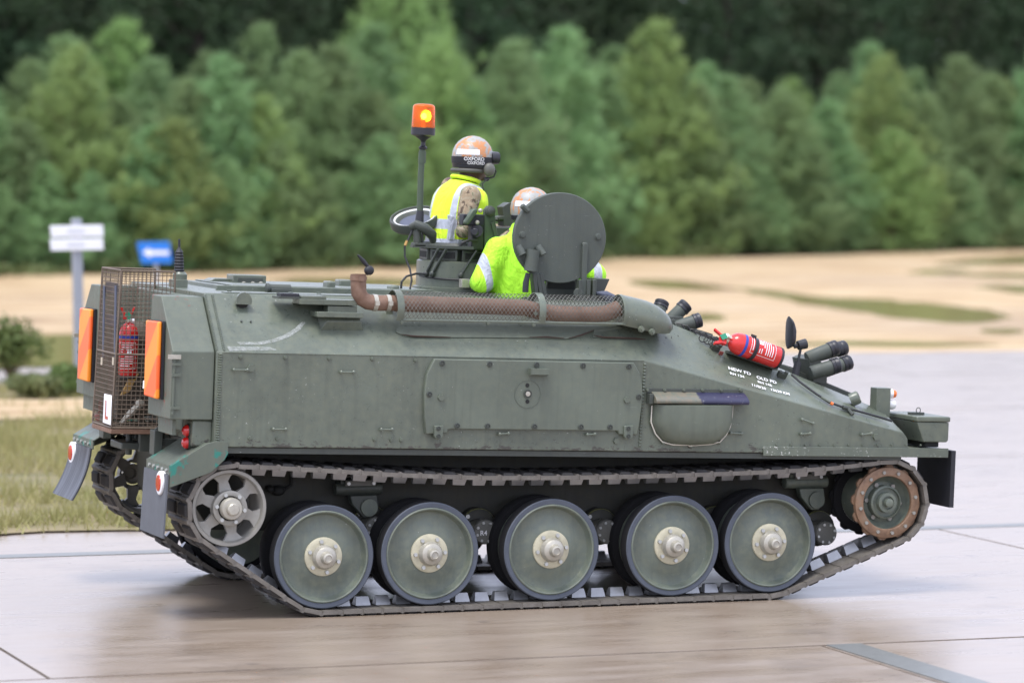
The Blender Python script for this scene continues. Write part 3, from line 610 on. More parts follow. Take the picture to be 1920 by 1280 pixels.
# guard of expanded metal over the pipe
def arc(x, s0=0., rr=.104, c0=None, a0=-28, a1=200, n=14):
    cz = c0
    return [V3((x, PY_+rr*math.cos(R(a)), cz+rr*math.sin(R(a))*.98)) for a in [a0+(a1-a0)*i/n for i in range(n+1)]]
g0_, g1_ = pt(741, 579), pt(1163, 587)
def gz(x): return g0_.z+(g1_.z-g0_.z)*(x-g0_.x)/(g1_.x-g0_.x)
def gp(x, a, rr=.102): return V3((x, PY_+rr*math.cos(R(a)), gz(x)+rr*math.sin(R(a))))
mb = MB(); A0, A1, ns = -15, 215, 12; pitch = .024; run = .30
nst = int((g1_.x-g0_.x+run)/pitch)
for d_ in (1, -1):
    for k in range(nst):
        pts = []
        for i in range(ns+1):
            a = A0+(A1-A0)*i/ns; x = g0_.x-run*(0 if d_ < 0 else 1)+k*pitch+d_*run*i/ns+(run if d_ < 0 else run)*0
            if d_ < 0: x = g0_.x+k*pitch-run*i/ns
            if g0_.x-.001 <= x <= g1_.x+.001: pts.append(gp(x, a))
        for p, q_ in zip(pts, pts[1:]):
            t_ = (q_-p).normalized(); nn = V3((0, p.y-PY_, p.z-gz(p.x))).normalized(); s_ = t_.cross(nn)*.0015
            mb.add([p-s_, p+s_, q_+s_, q_-s_], [(0, 1, 2, 3)])
GUARD = part('exhaust_guard', mb, M['mesh'], smooth=0, kind='stuff')
for px, w_ in ((741, .020), (1006, .020), (1161, .010)):
    x = pt(px, 580).x; mb = MB(); rings = []
    for i in range(19):
        a = -25+240*i/18; rings.append([gp(x-w_, a, .104), gp(x+w_, a, .104), gp(x+w_, a, .109), gp(x-w_, a, .109)])
    mb.loft(rings); part('guard_strap', mb, M['hull'], GUARD)
mb = MB(); mb.tube([gp(g0_.x, 214, .104), gp((g0_.x+g1_.x)/2, 214, .104), gp(g1_.x, 214, .104)], .008, 6); part('guard_rail', mb, M['hull'], GUARD)
for px, py in ((753, 604), (915, 606), (1000, 609), (1004, 588)): bolt(px, py, PY_-.085, BOLT, GUARD, 'bolt')
# shroud in front of the guard
mb = MB(); rings = []; xs0 = g1_.x; L_ = pt(1262, 600).x-xs0
for i in range(11):
    f = i/10; x = xs0+L_*f; k = math.sqrt(max(.02, 1-max(0, (f-.45)/.56)**2)); cz = gz(xs0)-.055*f-.02*f*f; ring_ = []
    for j in range(15):
        a = R(-30+250*j/14); ring_.append(V3((x, PY_+.02+.125*k*math.cos(a), cz+.108*k*math.sin(a))))
    rings.append(ring_)
mb.loft(rings); SHR = part('exhaust_shroud', mb, M['hull'], smooth=50)
for px, py in ((1202, 617), (1222, 622)):
    mb = MB(); p = hY(px, py, PY_-.105); mb.cyl(p, p-V3((0, .016, 0)), .020, .016, 10); mb.cyl(p-V3((0, .016, 0)), p-V3((0, .03, 0)), .009, .009, 6); part('shroud_bolt', mb, M['hull'], SHR)
# torn edge of the mat under the guard
mb = MB(); pts = [(745, 612), (742, 622), (760, 630), (850, 632), (900, 632), (985, 633), (1060, 635), (1090, 631), (1113, 620), (1112, 632), (1190, 634), (1240, 641), (1262, 648), (1255, 625), (1160, 612)]
def oncham(px, py, off=.004):
    v = ray(px, py); vl = HI.to_3x3() @ v; c_ = HI @ CAM; p0 = V3((0, -HY, ZC0)) if px < 1205 else cham(1.2, 0)
    n_ = NR if px < 1205 else (cham(2., 0)-cham(.6, 0)).cross(cham(1.2, 1)-cham(1.2, 0)).normalized()
    if n_.y > 0: n_ = -n_
    return c_+vl*((p0+n_*off-c_).dot(n_)/vl.dot(n_))
top = [oncham(px, py, .007) for px, py in pts]
mb.ext(top, -NR*.006); part('heat_mat', mb, M['panel'], HULL, smooth=0)
M['crack'] = plain('torn rusty edge', (.05, .03, .022), .9)
for seg in ([(752, 626.5), (775, 630), (845, 632)], [(992, 632), (1025, 631.5), (1058, 634)], [(1066, 634), (1090, 628), (1114, 618.5)], [(1113, 628), (1130, 632), (1190, 634), (1225, 639), (1268, 648)]):
    mb = MB(); n = len(seg); mb.tube([oncham(px, py, .010) for px, py in seg], [.0015]+[.005]*(n-2)+[.002], 5); part('tear', mb, M['crack'], HULL)
# scuff left by a sling: flat chalk smear on the plate
mb = MB(); A = [(573, 604), (563, 618), (545, 630), (520, 640), (490, 646), (450, 646)]; B = [(566, 603), (552, 616), (532, 628), (508, 637), (480, 641), (444, 641)]
mb.add([oncham(*p, .003) for p in A]+[oncham(*p, .003) for p in B], [(i, i+1, i+7, i+6) for i in range(5)]); mb.add([oncham(*p, .003) for p in ((425, 649), (470, 650), (505, 650), (520, 656), (430, 658))], [(0, 1, 2, 3, 4)]); part('chalk_scuff', mb, M['chalk'], HULL, smooth=0)
# paint pen notes on the upper plate
XA = (cham(2., 0)-cham(.6, 0)).normalized(); NF = XA.cross(cham(1.2, 1)-cham(1.2, 0)).normalized(); NF = -NF if NF.y > 0 else NF
def note(s, px, py, size, tilt=0.):
    me = text_mesh('paint_pen_note', s, size, M['pen']); o = link('paint_pen_note', me, HULL); u = XA; w = NF.cross(u)
    u2 = (u*math.cos(tilt)+w*math.sin(tilt)); w2 = NF.cross(u2); p = oncham(px, py, .004)
    o.matrix_basis = Matrix(((u2.x, w2.x, NF.x, p.x), (u2.y, w2.y, NF.y, p.y), (u2.z, w2.z, NF.z, p.z), (0, 0, 0, 1)))
note('NEW FD', 1366, 692, .040, .02); note('RH 134', 1369, 701, .031, .01)
note('OLD FD', 1419, 709, .038, .0); note('RH 146', 1421, 717, .031, .0); note('11/8/20', 1409, 722.5, .032, -.03); note('13629 KM', 1445, 731.5, .031, .03)
# --------------------------------------------------------------- fittings on the upper plate
def pedestal():
    b0 = [oncham(px, py, -.002) for px, py in ((601, 619), (682, 620), (676, 596), (594, 595))]; up = V3((0, -.05, .07))
    mb = MB(); c_ = sum(b0, V3())/4; tp = [c_+(p-c_)*.78+V3((0, -.035, .045)) for p in b0]; mb.loft([b0, tp]); o = part('bracket_foot', mb, M['hull'], bev=.004)
    a = hY(592, 585, -1.0); b = hY(678, 596, -1.0); mb = MB(); mb.box(a.x, b.x, -1.03, -.88, b.z, b.z+.03); part('foot_plate', mb, M['hull'], o, bev=.003)
    a = hY(614, 573, -.97); b = hY(668, 590, -.97); mb = MB(); mb.box(a.x, b.x, -.98, -.88, b.z-.01, a.z); part('pillar', mb, M['hull'], o, bev=.003)
    a = hY(561, 560, -.97); b = hY(668, 573, -.97); mb = MB(); mb.box(a.x, b.x, -.99, -.84, b.z, a.z); mb.box(a.x+.01, b.x-.18, -.98, -.85, a.z, a.z+.018); part('stowage_rail', mb, M['hull'], o, bev=.003)
    a = hY(522, 555, -.97); b = hY(563, 561, -.97); mb = MB(); mb.box(a.x, b.x+.05, -.97, -.85, b.z, b.z+.012); part('tray', mb, M['dark'], o); mb = MB(); mb.box(a.x+.02, b.x, -.95, -.87, b.z+.0125, b.z+.03); part('pad', mb, M['blackm'], o)
pedestal()
mb = MB(); c0 = oncham(452, 568, 0); rings = []
for i in range(8):
    f = i/7; r_ = .046*math.sqrt(max(.01, 1-f*f)); rings.append([c0+NR*(.0)+V3((.0, .03-.06*(1-f)-.03, .012+.0))+V3((r_*math.cos(a), .03*f, r_*math.sin(a)*1.1)) for a in [R(-20+220*j/10) for j in range(11)]])
mb.loft(rings); LH = part('lamp_hood', mb, M['hull'], smooth=50)
mb = MB(); mb.lathe([(.040, 0), (.038, .002), (.001, .004)], c0+V3((0, -.028, .012)), (0, -1, 0), 20); part('lamp_well', mb, M['void'], LH); mb = MB(); mb.sph(c0+V3((0, -.036, .014)), .016, .010, .016); part('lamp_bulb', mb, M['rust'], LH)
for px, py in ((452.5, 603), (470, 603.5)):
    mb = MB(); p = oncham(px, py, 0); mb.cyl(p-NR*.002, p+NR*.008, .006, None, 8); part('stud', mb, M['dark'], HULL)
def eye(px, py, s=1.):      # lifting / tie-down eye on the front plate
    p = oncham(px, py, .0); mb = MB(); mb.obox(p+NF*.012*s, XA*.022*s, NF.cross(XA)*.012*s, NF*.014*s); mb.cyl(p+XA*.016*s, p+XA*.016*s+NF*.038*s, .012*s, .010*s, 8); mb.cyl(p-XA*.014*s, p-XA*.014*s+NF*.032*s, .010*s, None, 8); part('tie_down_eye', mb, M['dark'], HULL)
eye(1339, 655, 1.2); eye(1464, 706, 1.2); eye(1243, 637, .6)
mb = MB(); p = oncham(1352, 662, .01); mb.obox(p, XA*.012, NF.cross(XA)*.004, NF*.012); part('red_tag', mb, M['redprimer'], HULL)
mb = MB(); p = oncham(1598, 749, 0); mb.lathe([(.040, -.01), (.040, .035), (.034, .045), (.026, .045), (.024, .02), (.001, .02)], p, (NF+XA*.9).normalized(), 18); part('tow_boss', mb, M['hull'], HULL)
# cable along the front plate
mb = MB(); cab = [(1484, 702), (1500, 716), (1530, 738), (1555, 754), (1580, 763), (1600, 768), (1625, 775), (1650, 782), (1672, 789)]
mb.tube([oncham(px, py, .012) for px, py in cab], .007, 7); CB = part('wiring_loom', mb, M['cable'])
mb = MB(); mb.tube([oncham(px, py, .012) for px, py in ((1540, 744), (1556, 754))], .010, 7); part('loom_sleeve', mb, M['hull'], CB)
mb = MB(); mb.tube([oncham(px, py, .012) for px, py in ((1557, 755), (1562, 757.5))], .0105, 7); part('loom_tape', mb, M['amberlens'], CB)
mb = MB(); mb.tube([oncham(px, py, .014) for px, py in ((1580, 763), (1598, 767))], .013, 7); mb.tube([oncham(px, py, .014) for px, py in ((1590, 766), (1599, 777))], .010, 7); part('connector', mb, M['dark'], CB)
# wire lashings along the glacis edge
mb = MB()
for k in range(9):
    px = 1268+k*11; py = 606+k*4.6+rnd.uniform(-2, 2); a = oncham(px, py, .02); b = oncham(px+16, py+8+rnd.uniform(-3, 3), .025); mb.tube([a, (a+b)/2+NF*.015, b], .004, 5)
for k in range(4):
    p = oncham(1318+k*9, 634+k*4, .03); mb.tube([p+V3((.03*math.cos(a), -.01, .022*math.sin(a))) for a in np.linspace(0, 6.3, 10)], .003, 5)
for s in ([(1250, 598), (1260, 612), (1270, 630)], [(1253, 597), (1259, 613), (1259, 634)], [(1246, 590), (1262, 614), (1272, 631)]): mb.tube([oncham(px, py, .02) for px, py in s], .003, 5)
part('lashing_wire', mb, M['cable'], HULL)
# raised deck panel on the glacis and louvres beyond
gl = lambda x, y, h=0.: V3((x, y, zroof(x)+h))
mb = MB(); mb.loft([[gl(1.02, -.62, -.01), gl(1.02, .5, -.01), gl(1.02, .5, .05), gl(1.02, -.62, .05)], [gl(2.12, -.62, -.01), gl(2.12, .5, -.01), gl(2.12, .5, .05), gl(2.12, -.62, .05)]]); GD = part('engine_deck', mb, M['dark'], bev=.006)
for k in range(7):
    x = 1.15+k*.11; mb = MB(); mb.obox(gl(x, -.05, .058), (.045, 0, -.012), (0, .48, 0), (0, 0, .006)); part('louvre', mb, M['dark'], GD)
# headlamp cluster with guard box
a, b = hY(1644.6, 727, -.86), hY(1668.5, 782, -.86); mb = MB(); mb.box(a.x, b.x, -.86, -.77, b.z-.03, a.z); LB = part('lamp_guard', mb, M['hull'], bev=.003)
p = hY(1671, 738, -.80); mb = MB(); mb.lathe([(.026, -.03), (.026, .010), (.022, .026), (.012, .034), (.001, .036)], p, (1, 0, 0), 18); part('indicator', mb, M['amberlens'], LB)
mb = MB(); mb.lathe([(.028, -.03), (.028, .004)], p, (1, 0, 0), 18); part('indicator_ring', mb, M['white'], LB)
p = hY(1671, 758, -.80); mb = MB(); mb.lathe([(.030, -.03), (.030, .010), (.024, .022), (.012, .029), (.001, .031)], p, (1, 0, 0), 18); part('headlamp', mb, M['clearlens'], LB)
p = gl(2.10, .72, .0); mb = MB(); mb.box(2.06, 2.15, .66, .80, p.z-.05, p.z+.17); part('lamp_guard', mb, M['hull'], bev=.003)
a = hY(1681, 751, -.2); mb = MB(); mb.box(2.19, 2.32, -.30, .1, 1.0, a.z-.02); mb.prism([(2.19, a.z-.02), (2.32, a.z-.02), (2.29, a.z+.03), (2.21, a.z+.03)], -.28, .08); part('nose_box', mb, M['hull'], bev=.004)
# front stowage box
s0, s1, s2, s3 = hY(1720, 791, -HY), hY(1780, 789, -HY), hY(1778, 829, -HY), hY(1731, 829, -HY)
def bx(y): return [V3((s0.x, y, s0.z)), V3((s1.x, y, s0.z)), V3((s1.x, y, s2.z+.012)), V3((s1.x-.012, y, s2.z)), V3((s3.x, y, s2.z))]
mb = MB(); mb.loft([bx(-HY), bx(-.66)]); FB = part('front_stowage_box', mb, M['hull'], bev=.006)
mb = MB(); l0, l1 = hY(1720, 787, -HY), hY(1781, 781, -HY); mb.box(s0.x-.006, s1.x+.006, -HY-.006, -.655, s0.z+.002, s0.z+.034); part('lid', mb, M['hull'], FB, bev=.008)
mb = MB(); p = V3((s0.x+.06, -.96, s0.z+.035)); mb.box(p.x-.05, p.x+.05, p.y-.012, p.y+.012, p.z, p.z+.014); mb.tube([p+V3((.015+.014*math.cos(a), 0, .026+.016*math.sin(a))) for a in np.linspace(0, 6.3, 12)], .0028, 5); part('hasp', mb, M['dark'], FB)
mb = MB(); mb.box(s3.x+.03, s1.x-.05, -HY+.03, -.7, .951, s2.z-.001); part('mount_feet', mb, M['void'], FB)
# front shelf over the track
f0, f1 = hY(1432, 837, -HY-.012), hY(1778, 857, -HY-.012)
mb = MB(); mb.box(f0.x, f1.x, -HY-.012, -HY-.004, f1.z-.002, f0.z+.002); SH = part('track_guard', mb, M['shelf'], bev=.002)
mb = MB(); mb.box(f0.x-.03, f1.x-.004, -HY-.0035, -.63, f0.z-.012, f0.z-.004); part('guard_top', mb, M['shelf'], SH)
for k in range(11): bolt(1456+k*27, 834.5-k*.06, -HY-.006, BOLT, SH, 'bolt', .5)
mb = MB(); mb.box(hY(1768, 880, -1.0).x, hY(1776, 880, -1.0).x, -HY-.002, -.66, hY(1775, 951, -HY).z, f0.z-.013); part('front_flap', mb, M['black'], SH)
mb = MB(); mb.box(f0.x-.03, f1.x-.004, .63, HY+.01, f0.z-.012, f0.z-.004); part('track_guard', mb, M['shelf'])
# --------------------------------------------------------------- smoke dischargers
def tubes(name, specs, Y, mount):
    mb = MB(); mount(mb); root = part(name, mb, M['dark'], bev=.003)
    for (x0, y0, x1, y1, dy, r_) in specs:
        a = hY(x0, y0, Y+dy); b = hY(x1, y1, Y+dy*1.25); d = (b-a).normalized(); L = (b-a).length
        mb = MB(); mb.lathe([(r_*.9, 0), (r_, .01), (r_, L*.74)], a, d, 20, True); tb = part('launch_tube', mb, M['lid'], root, smooth=40)
        mb = MB(); mb.lathe([(r_*1.04, L*.72), (r_*1.12, L*.73), (r_*1.12, L*.82), (r_*1.04, L*.83), (r_*1.1, L*.85), (r_*1.1, L*.97), (r_*.98, L), (r_*.6, L*.985), (r_*.3, L*.97), (.001, L*.99)], a, d, 20); part('rubber_cap', mb, M['blackm'], root, smooth=40)
def m1(mb):
    a = hY(1506, 672, -.62); b = hY(1532, 700, -.62); mb.prism([(a.x, a.z), (a.x+.05, a.z+.02), (b.x+.03, b.z+.03), (b.x+.03, b.z-.06), (b.x-.06, b.z-.05)], -.70, -.46)
tubes('smoke_discharger', [(1513, 672, 1570, 650, -.05, .042), (1527, 667, 1585, 651, .09, .042), (1520, 699, 1574, 683, -.09, .042), (1538, 698, 1594, 678, .05, .042)], -.62, m1)
def m2(mb):
    a = hY(1250, 592, -.66); b = hY(1268, 606, -.66); mb.box(a.x, b.x+.02, -.72, -.5, b.z-.12, a.z); mb.cyl(hY(1262, 604, -.73), hY(1262, 604, -.70), .02, None, 8)
tubes('smoke_discharger', [(1228, 606, 1242, 565, .16, .040), (1251, 606, 1288, 570, -.02, .040), (1266, 614, 1314, 599, -.10, .040)], -.62, m2)
# --------------------------------------------------------------- wing mirror
YM = -.76
mb = MB(); mb.tube([hY(1491, 703, YM), hY(1496, 678, YM)], .022, 10); MR = part('wing_mirror', mb, M['blackm'])
mb = MB(); mb.tube([hY(1496, 679, YM), hY(1501, 655, YM)], .0085, 8); part('mirror_stalk', mb, M['blackm'], MR)
mb = MB(); mb.tube([hY(1489, 649, YM), hY(1495, 648, YM), hY(1496, 647.5, YM), hY(1511, 644, YM)], [.014, .014, .028, .031], 12); part('mirror_joint', mb, M['blackm'], MR)
mb = MB(); c_ = hY(1480, 626, YM); rings = []
for k in range(11):
    f = -1+2*k/10; hh = .105; z_ = c_.z+(f*hh if f > 0 else f*.088); wy = .066*math.sqrt(max(.02, 1-abs(f)**2.6)); th = (.022 if f < .2 else .022-.012*(f-.2)/.8)*math.sqrt(max(.05, 1-abs(f)**5))
    rings.append([V3((c_.x-.010+th*(1+math.cos(a))*.9, c_.y+wy*math.sin(a), z_)) for a in [2*math.pi*j/14 for j in range(14)]])
mb.loft(rings); part('mirror_shell', mb, M['blackm'], MR, smooth=60)
# --------------------------------------------------------------- rear bins
def stow_bin(s):
    XR, XF = -2.275, -2.034; prof = [(-.60, 1.052), (-1.08, 1.055), (-1.08, 1.43), (-.80, 1.722), (-.60, 1.722)]
    mb = MB(); mb.loft([[V3((x, -s*y if s > 0 else y, z)) for y, z in prof] for x in (XR, XF)])
    o = part('stowage_bin', mb, M['bin'], bev=.005); ysg = 1 if s < 0 else -1
    mb = MB(); mb.box(XR+.03, XR+.05, *sorted((ysg*-1.0 if 0 else s*1.02, s*.72)), .965, 1.05); part('skirt', mb, M['bin'], o)
    mb = MB(); mb.tube([(XR+.012, s*1.083, 1.40), (XR+.012, s*1.083, 1.08)], .008, 6)
    for z_ in (1.36, 1.30, 1.12): mb.box(XR+.0, XR+.05, *sorted((s*1.081, s*1.094)), z_-.008, z_+.008)
    part('lid_hinge', mb, M['bin'], o)
    mb = MB(); mb.obox((XR+.01, s*1.09, 1.40), (.035, 0, 0), (0, .008, 0), (0, 0, .012)); part('catch', mb, M['hubm'], o)
    return o
BN = stow_bin(-1); BF = stow_bin(1)
def marker(pxs, X, parent):
    P = [hX(px, py, X) for px, py in pxs]; mb = MB(); rings = []
    for k in (0, 1):
        rings.append([V3((X-.024+.0*k, p.y, p.z)) if k else V3((X, p.y, p.z)) for p in P])
    mb.loft(rings); o = part('marker_board', mb, M['orange'], parent, bev=.008)
    mb = MB(); c_ = sum(P, V3())/4; mb.loft([[V3((X+.014, c_.y+(p.y-c_.y)*1.03-.01, c_.z+(p.z-c_.z)*1.01)) for p in P], [V3((X+.001, c_.y+(p.y-c_.y)*1.03-.01, c_.z+(p.z-c_.z)*1.01)) for p in P]]); part('marker_backing', mb, M['black'], parent)
marker([(281, 600), (304, 603), (300, 748), (277, 741)], -2.293, BN)
marker([(156.5, 577), (176, 580), (171, 716), (152, 710)], -2.293, BF)
mb = MB(); mb.box(-2.06, -2.032, -.55, .55, .95, 1.72); DOOR = part('rear_door', mb, M['bin'], bev=.01)
mb = MB(); mb.cyl((-2.075, -.45, 1.3), (-2.075, -.45, 1.42), .012, None, 8); part('door_handle', mb, M['dark'], DOOR)
# tail lamps
for s in (-1, 1):
    a, b = hY(361, 797, -1.06), hY(398, 838, -1.06); mb = MB(); mb.box(a.x, b.x, *sorted((s*1.06, s*.86)), b.z, a.z+.03); TL = part('tail_lamp_box', mb, M['hull'], bev=.012)
    for py in (807, 830):
        p = hY(353.5, py, -.99); p.y = s*.985; mb = MB(); mb.lathe([(.034, -.03), (.034, .0), (.032, .014), (.020, .028), (.001, .034)], V3((a.x-.006, p.y, p.z)), (-1, 0, 0), 18); part('tail_lamp', mb, M['redlens'], TL)
        mb = MB(); mb.lathe([(.037, -.03), (.037, .002)], V3((a.x-.006, p.y, p.z)), (-1, 0, 0), 18); part('lamp_ring', mb, M['dark'], TL)
# rear mudguards with rubber flaps
def mudguard(s):
    side = [(318, 914), (320, 873), (388, 831), (404, 827), (428, 827), (428, 850), (421, 862), (397, 885)]
    P = [hY(px, py, -HY-.014) for px, py in side]; yo = s*(HY+.014); yi = s*.62; th = -s*.008
    mb = MB(); mb.ext([V3((p.x, yo, p.z)) for p in P], (0, th, 0)); o = part('mudguard', mb, M['fend'], bev=.002)
    xr, zr, xf, zf = P[1].x, P[1].z, P[2].x, P[2].z
    mb = MB(); mb.loft([[V3((xr, y, zr)), V3((xr, y, zr-.007)), V3((xf, y, zf-.007)), V3((xf, y, zf))] for y in (yo-s*.0085, yi)]); mb.box(xf+.001, -1.98, *sorted((yo-s*.0085, yi)), zf-.007, zf-.0005); part('top_plate', mb, M['fend'], o)
    mb = MB(); mb.box(xr-.006, xr+.002, *sorted((yo-s*.002, yi)), zr-.055, zr-.001); part('clamp_strip', mb, M['fend'], o)
    for k in range(5):
        y = yo-s*(.05+k*.09); mb = MB(); mb.cyl((xr-.005, y, zr-.028), (xr-.016, y, zr-.028), .010, None, 8); part('bolt', mb, M['bright'], o)
    zl = hX(300, 1003, xr).z if s < 0 else hX(300, 1003, xr).z+.04
    mb = MB(); rings = []
    for k in range(9):
        f = k/8; bow = (-.012*f if s < 0 else -.02*f-.085*f*f); z_ = zr-.05+(zl-zr+.05)*f; rings.append([V3((xr-.008+bow+d_, y, z_)) for d_, y in ((0, yo-s*.004), (0, yi), (-.010, yi), (-.010, yo-s*.004))])
    mb.loft(rings); fl = part('mud_flap', mb, M['flapg'] if s < 0 else M['flap'], o)
    yc = s*(1.02 if s < 0 else 1.03); zc = zr-.14; mb = MB(); c_ = V3((xr-.030, yc, zc)); mb.loft([mb.ring(c_+V3((dx, 0, 0)), (1, 0, 0), .062*k, 20, 0, .062*k) for dx, k in ((.012, 1), (-.002, 1), (-.006, .9))]); part('reflector_rim', mb, M['white'], fl) if False else None
    return o, fl, xr, zr
for s in (-1, 1):
    o, fl, xr, zr = mudguard(s)
    p = hX(302, 905, xr-.02) if s < 0 else hX(134.5, 848, xr-.03)
    y0 = max(-1.03, p.y) if s < 0 else min(1.03, p.y); c_ = V3((xr-.026 if s < 0 else xr-.030, y0, p.z))
    mb = MB(); mb.lathe([(.066, .02), (.066, -.004), (.060, -.008), (.001, -.008)], c_, (1, 0, 0), 24); RF = part('reflector', mb, M['hub'] if False else M['white'], o)
    mb = MB(); mb.lathe([(.046, -.009), (.044, -.013), (.001, -.014)], c_, (1, 0, 0), 24); part('reflector_lens', mb, M['redlens'], o)
# tow fittings
mb = MB(); mb.box(-2.20, -2.02, -.05, .05, .86, .90); mb.box(-2.30, -2.14, -.14, .12, .81, .85); mb.cyl((-2.22, 0, .77), (-2.22, 0, .93), .02, None, 10); mb.box(-2.2, -2.02, -.16, -.12, .80, .94); part('tow_hitch', mb, M['dark'], bev=.006)
for s in (-1, 1):
    mb = MB(); mb.box(-2.22, -2.02, s*.58-.03, s*.58+.03, .87, .91); mb.tube([(-2.2+.03*math.cos(a), s*.58, .93+.04*math.sin(a)) for a in np.linspace(-.5, 3.8, 10)], .010, 6); mb.box(-2.24, -2.19, s*.58-.05, s*.58+.05, .82, .96); part('towing_eye', mb, M['dark'], bev=.004)
# --------------------------------------------------------------- wire cage on the rear door
XB, XT, XI = -2.378, -2.350, -2.034; YN, YF_ = -.20, .24; ZL, ZH = .94, 1.838
def cx_(z): return XB+(XT-XB)*(z-ZL)/(ZH-ZL)
mb = MB()
def wire(a, b, r_=.0021): mb.cyl(a, b, r_, None, 4, False)
z = ZL
while z < ZH+.001:
    wire((cx_(z), YN, z), (XI, YN, z)); wire((cx_(z), YF_, z), (XI, YF_, z)); wire((cx_(z), YN, z), (cx_(z), YF_, z)); z += .0265
for k in range(14):
    f = k/13; x_b, x_t = XB+(XI-XB)*f, XT+(XI-XT)*f
    for y in (YN, YF_): wire((x_b, y, ZL), (x_t, y, ZH))
    wire((x_b, YN, ZL), (x_b, YF_, ZL))
for k in range(18):
    y = YN+(YF_-YN)*k/17; wire((XB, y, ZL), (XT, y, ZH)); wire((XB, y, ZL), (XI, y, ZL))
CAGE = part('wire_cage', mb, M['wire'], smooth=0, kind='stuff')
mb = MB()
for y in (YN, YF_):
    for a, b in (((XB, y, ZL), (XT, y, ZH)), ((XI, y, ZL), (XI, y, ZH)), ((XT, y, ZH), (XI, y, ZH)), ((XB, y, ZL), (XI, y, ZL)), ((cx_(1.36), y, 1.36), (XI, y, 1.36))): mb.cyl(a, b, .006, None, 6)
for x, z in ((XB, ZL), (XT, ZH), (cx_(1.36), 1.36)): mb.cyl((x, YN, z), (x, YF_, z), .006, None, 6)
part('cage_frame', mb, M['wire'], CAGE)
mb = MB(); mb.box(XB-.004, XI, YN-.004, YF_+.004, ZL-.035, ZL-.008); part('cage_floor', mb, M['rust'], CAGE, bev=.003)
# learner plate on the cage
q = [hX(px, py, -2.389) for px, py in ((195, 738), (208.5, 741), (206.5, 797), (192.5, 792))]; mb = MB(); mb.ext([V3((-2.389, p.y, p.z)) for p in q], (.006, 0, 0)); LP = part('learner_plate', mb, M['white'], CAGE, bev=.003)
me = text_mesh('letter', 'L', .15, M['redlens']); o = link('letter', me, CAGE); pc = sum(q, V3())/4
o.matrix_basis = Matrix(((0, 0, -1, -2.3915), (-1, 0, 0, pc.y+.045), (0, 1, 0, pc.z-.055), (0, 0, 0, 1)))
# webbing straps and tools inside the cage
M['web'] = plain('grey blue webbing', (.075, .085, .12), .8); M['ochre'] = plain('ochre webbing', (.33, .20, .06), .8); M['canvas'] = plain('brown canvas', (.085, .07, .052), .9, var=.4)
for px in (193.5, 215):
    a, b = hX(px+2, 536, -2.362), hX(px, 672, -2.362); mb = MB(); mb.obox(((a+b)/2), (.003, 0, 0), (0, .016, 0), (b-a)/2); part('strap', mb, M['web'], CAGE); mb = MB(); mb.obox(b-V3((0.006, 0, .015)), (.004, 0, 0), (0, .018, 0), (0, 0, .022)); part('buckle', mb, M['brass'], CAGE)
for py in (540, 601):
    a = hX(208, py, -2.33); mb = MB(); mb.box(-2.335, -2.31, a.y-.10, a.y+.10, a.z-.03, a.z+.03); part('strap', mb, M['web'], CAGE)
mb = MB(); mb.obox((-2.2, .10, 1.22), (.11, 0, .02), (0, .09, 0), (-.02, 0, .24)); mb.sph((-2.19, .08, 1.44), .12, .09, .10); part('canvas_roll', mb, M['canvas'], CAGE, smooth=60, bev=.02)
a, b = hY(251, 704, -.10), hY(234, 738, -.10); mb = MB(); mb.obox((a+b)/2, (b-a)/2, (0, .012, 0), V3((.028, 0, .014))); part('strap', mb, M['ochre'], CAGE, bev=.004)
a, b = hY(262, 757, -.12), hY(226, 794, -.12); mb = MB(); mb.tube([a, a*.55+b*.45, b], [.016, .022, .012], 8); mb.sph(a, .028, .014, .028); part('tow_shackle', mb, M['hubm'], CAGE, bev=.003)
a, b = hY(256, 745, -.05), hY(268, 800, -.05); mb = MB(); mb.tube([a, b], .02, 8); part('crowbar', mb, M['canvas'], CAGE)
mb = MB(); q = [hX(px, py, -2.30) for px, py in ((270, 713), (276, 713), (275, 728), (269, 728))]; mb.ext([V3((-2.305, p.y, p.z)) for p in q], (.006, 0, 0)); part('data_plate', mb, M['white'], CAGE)
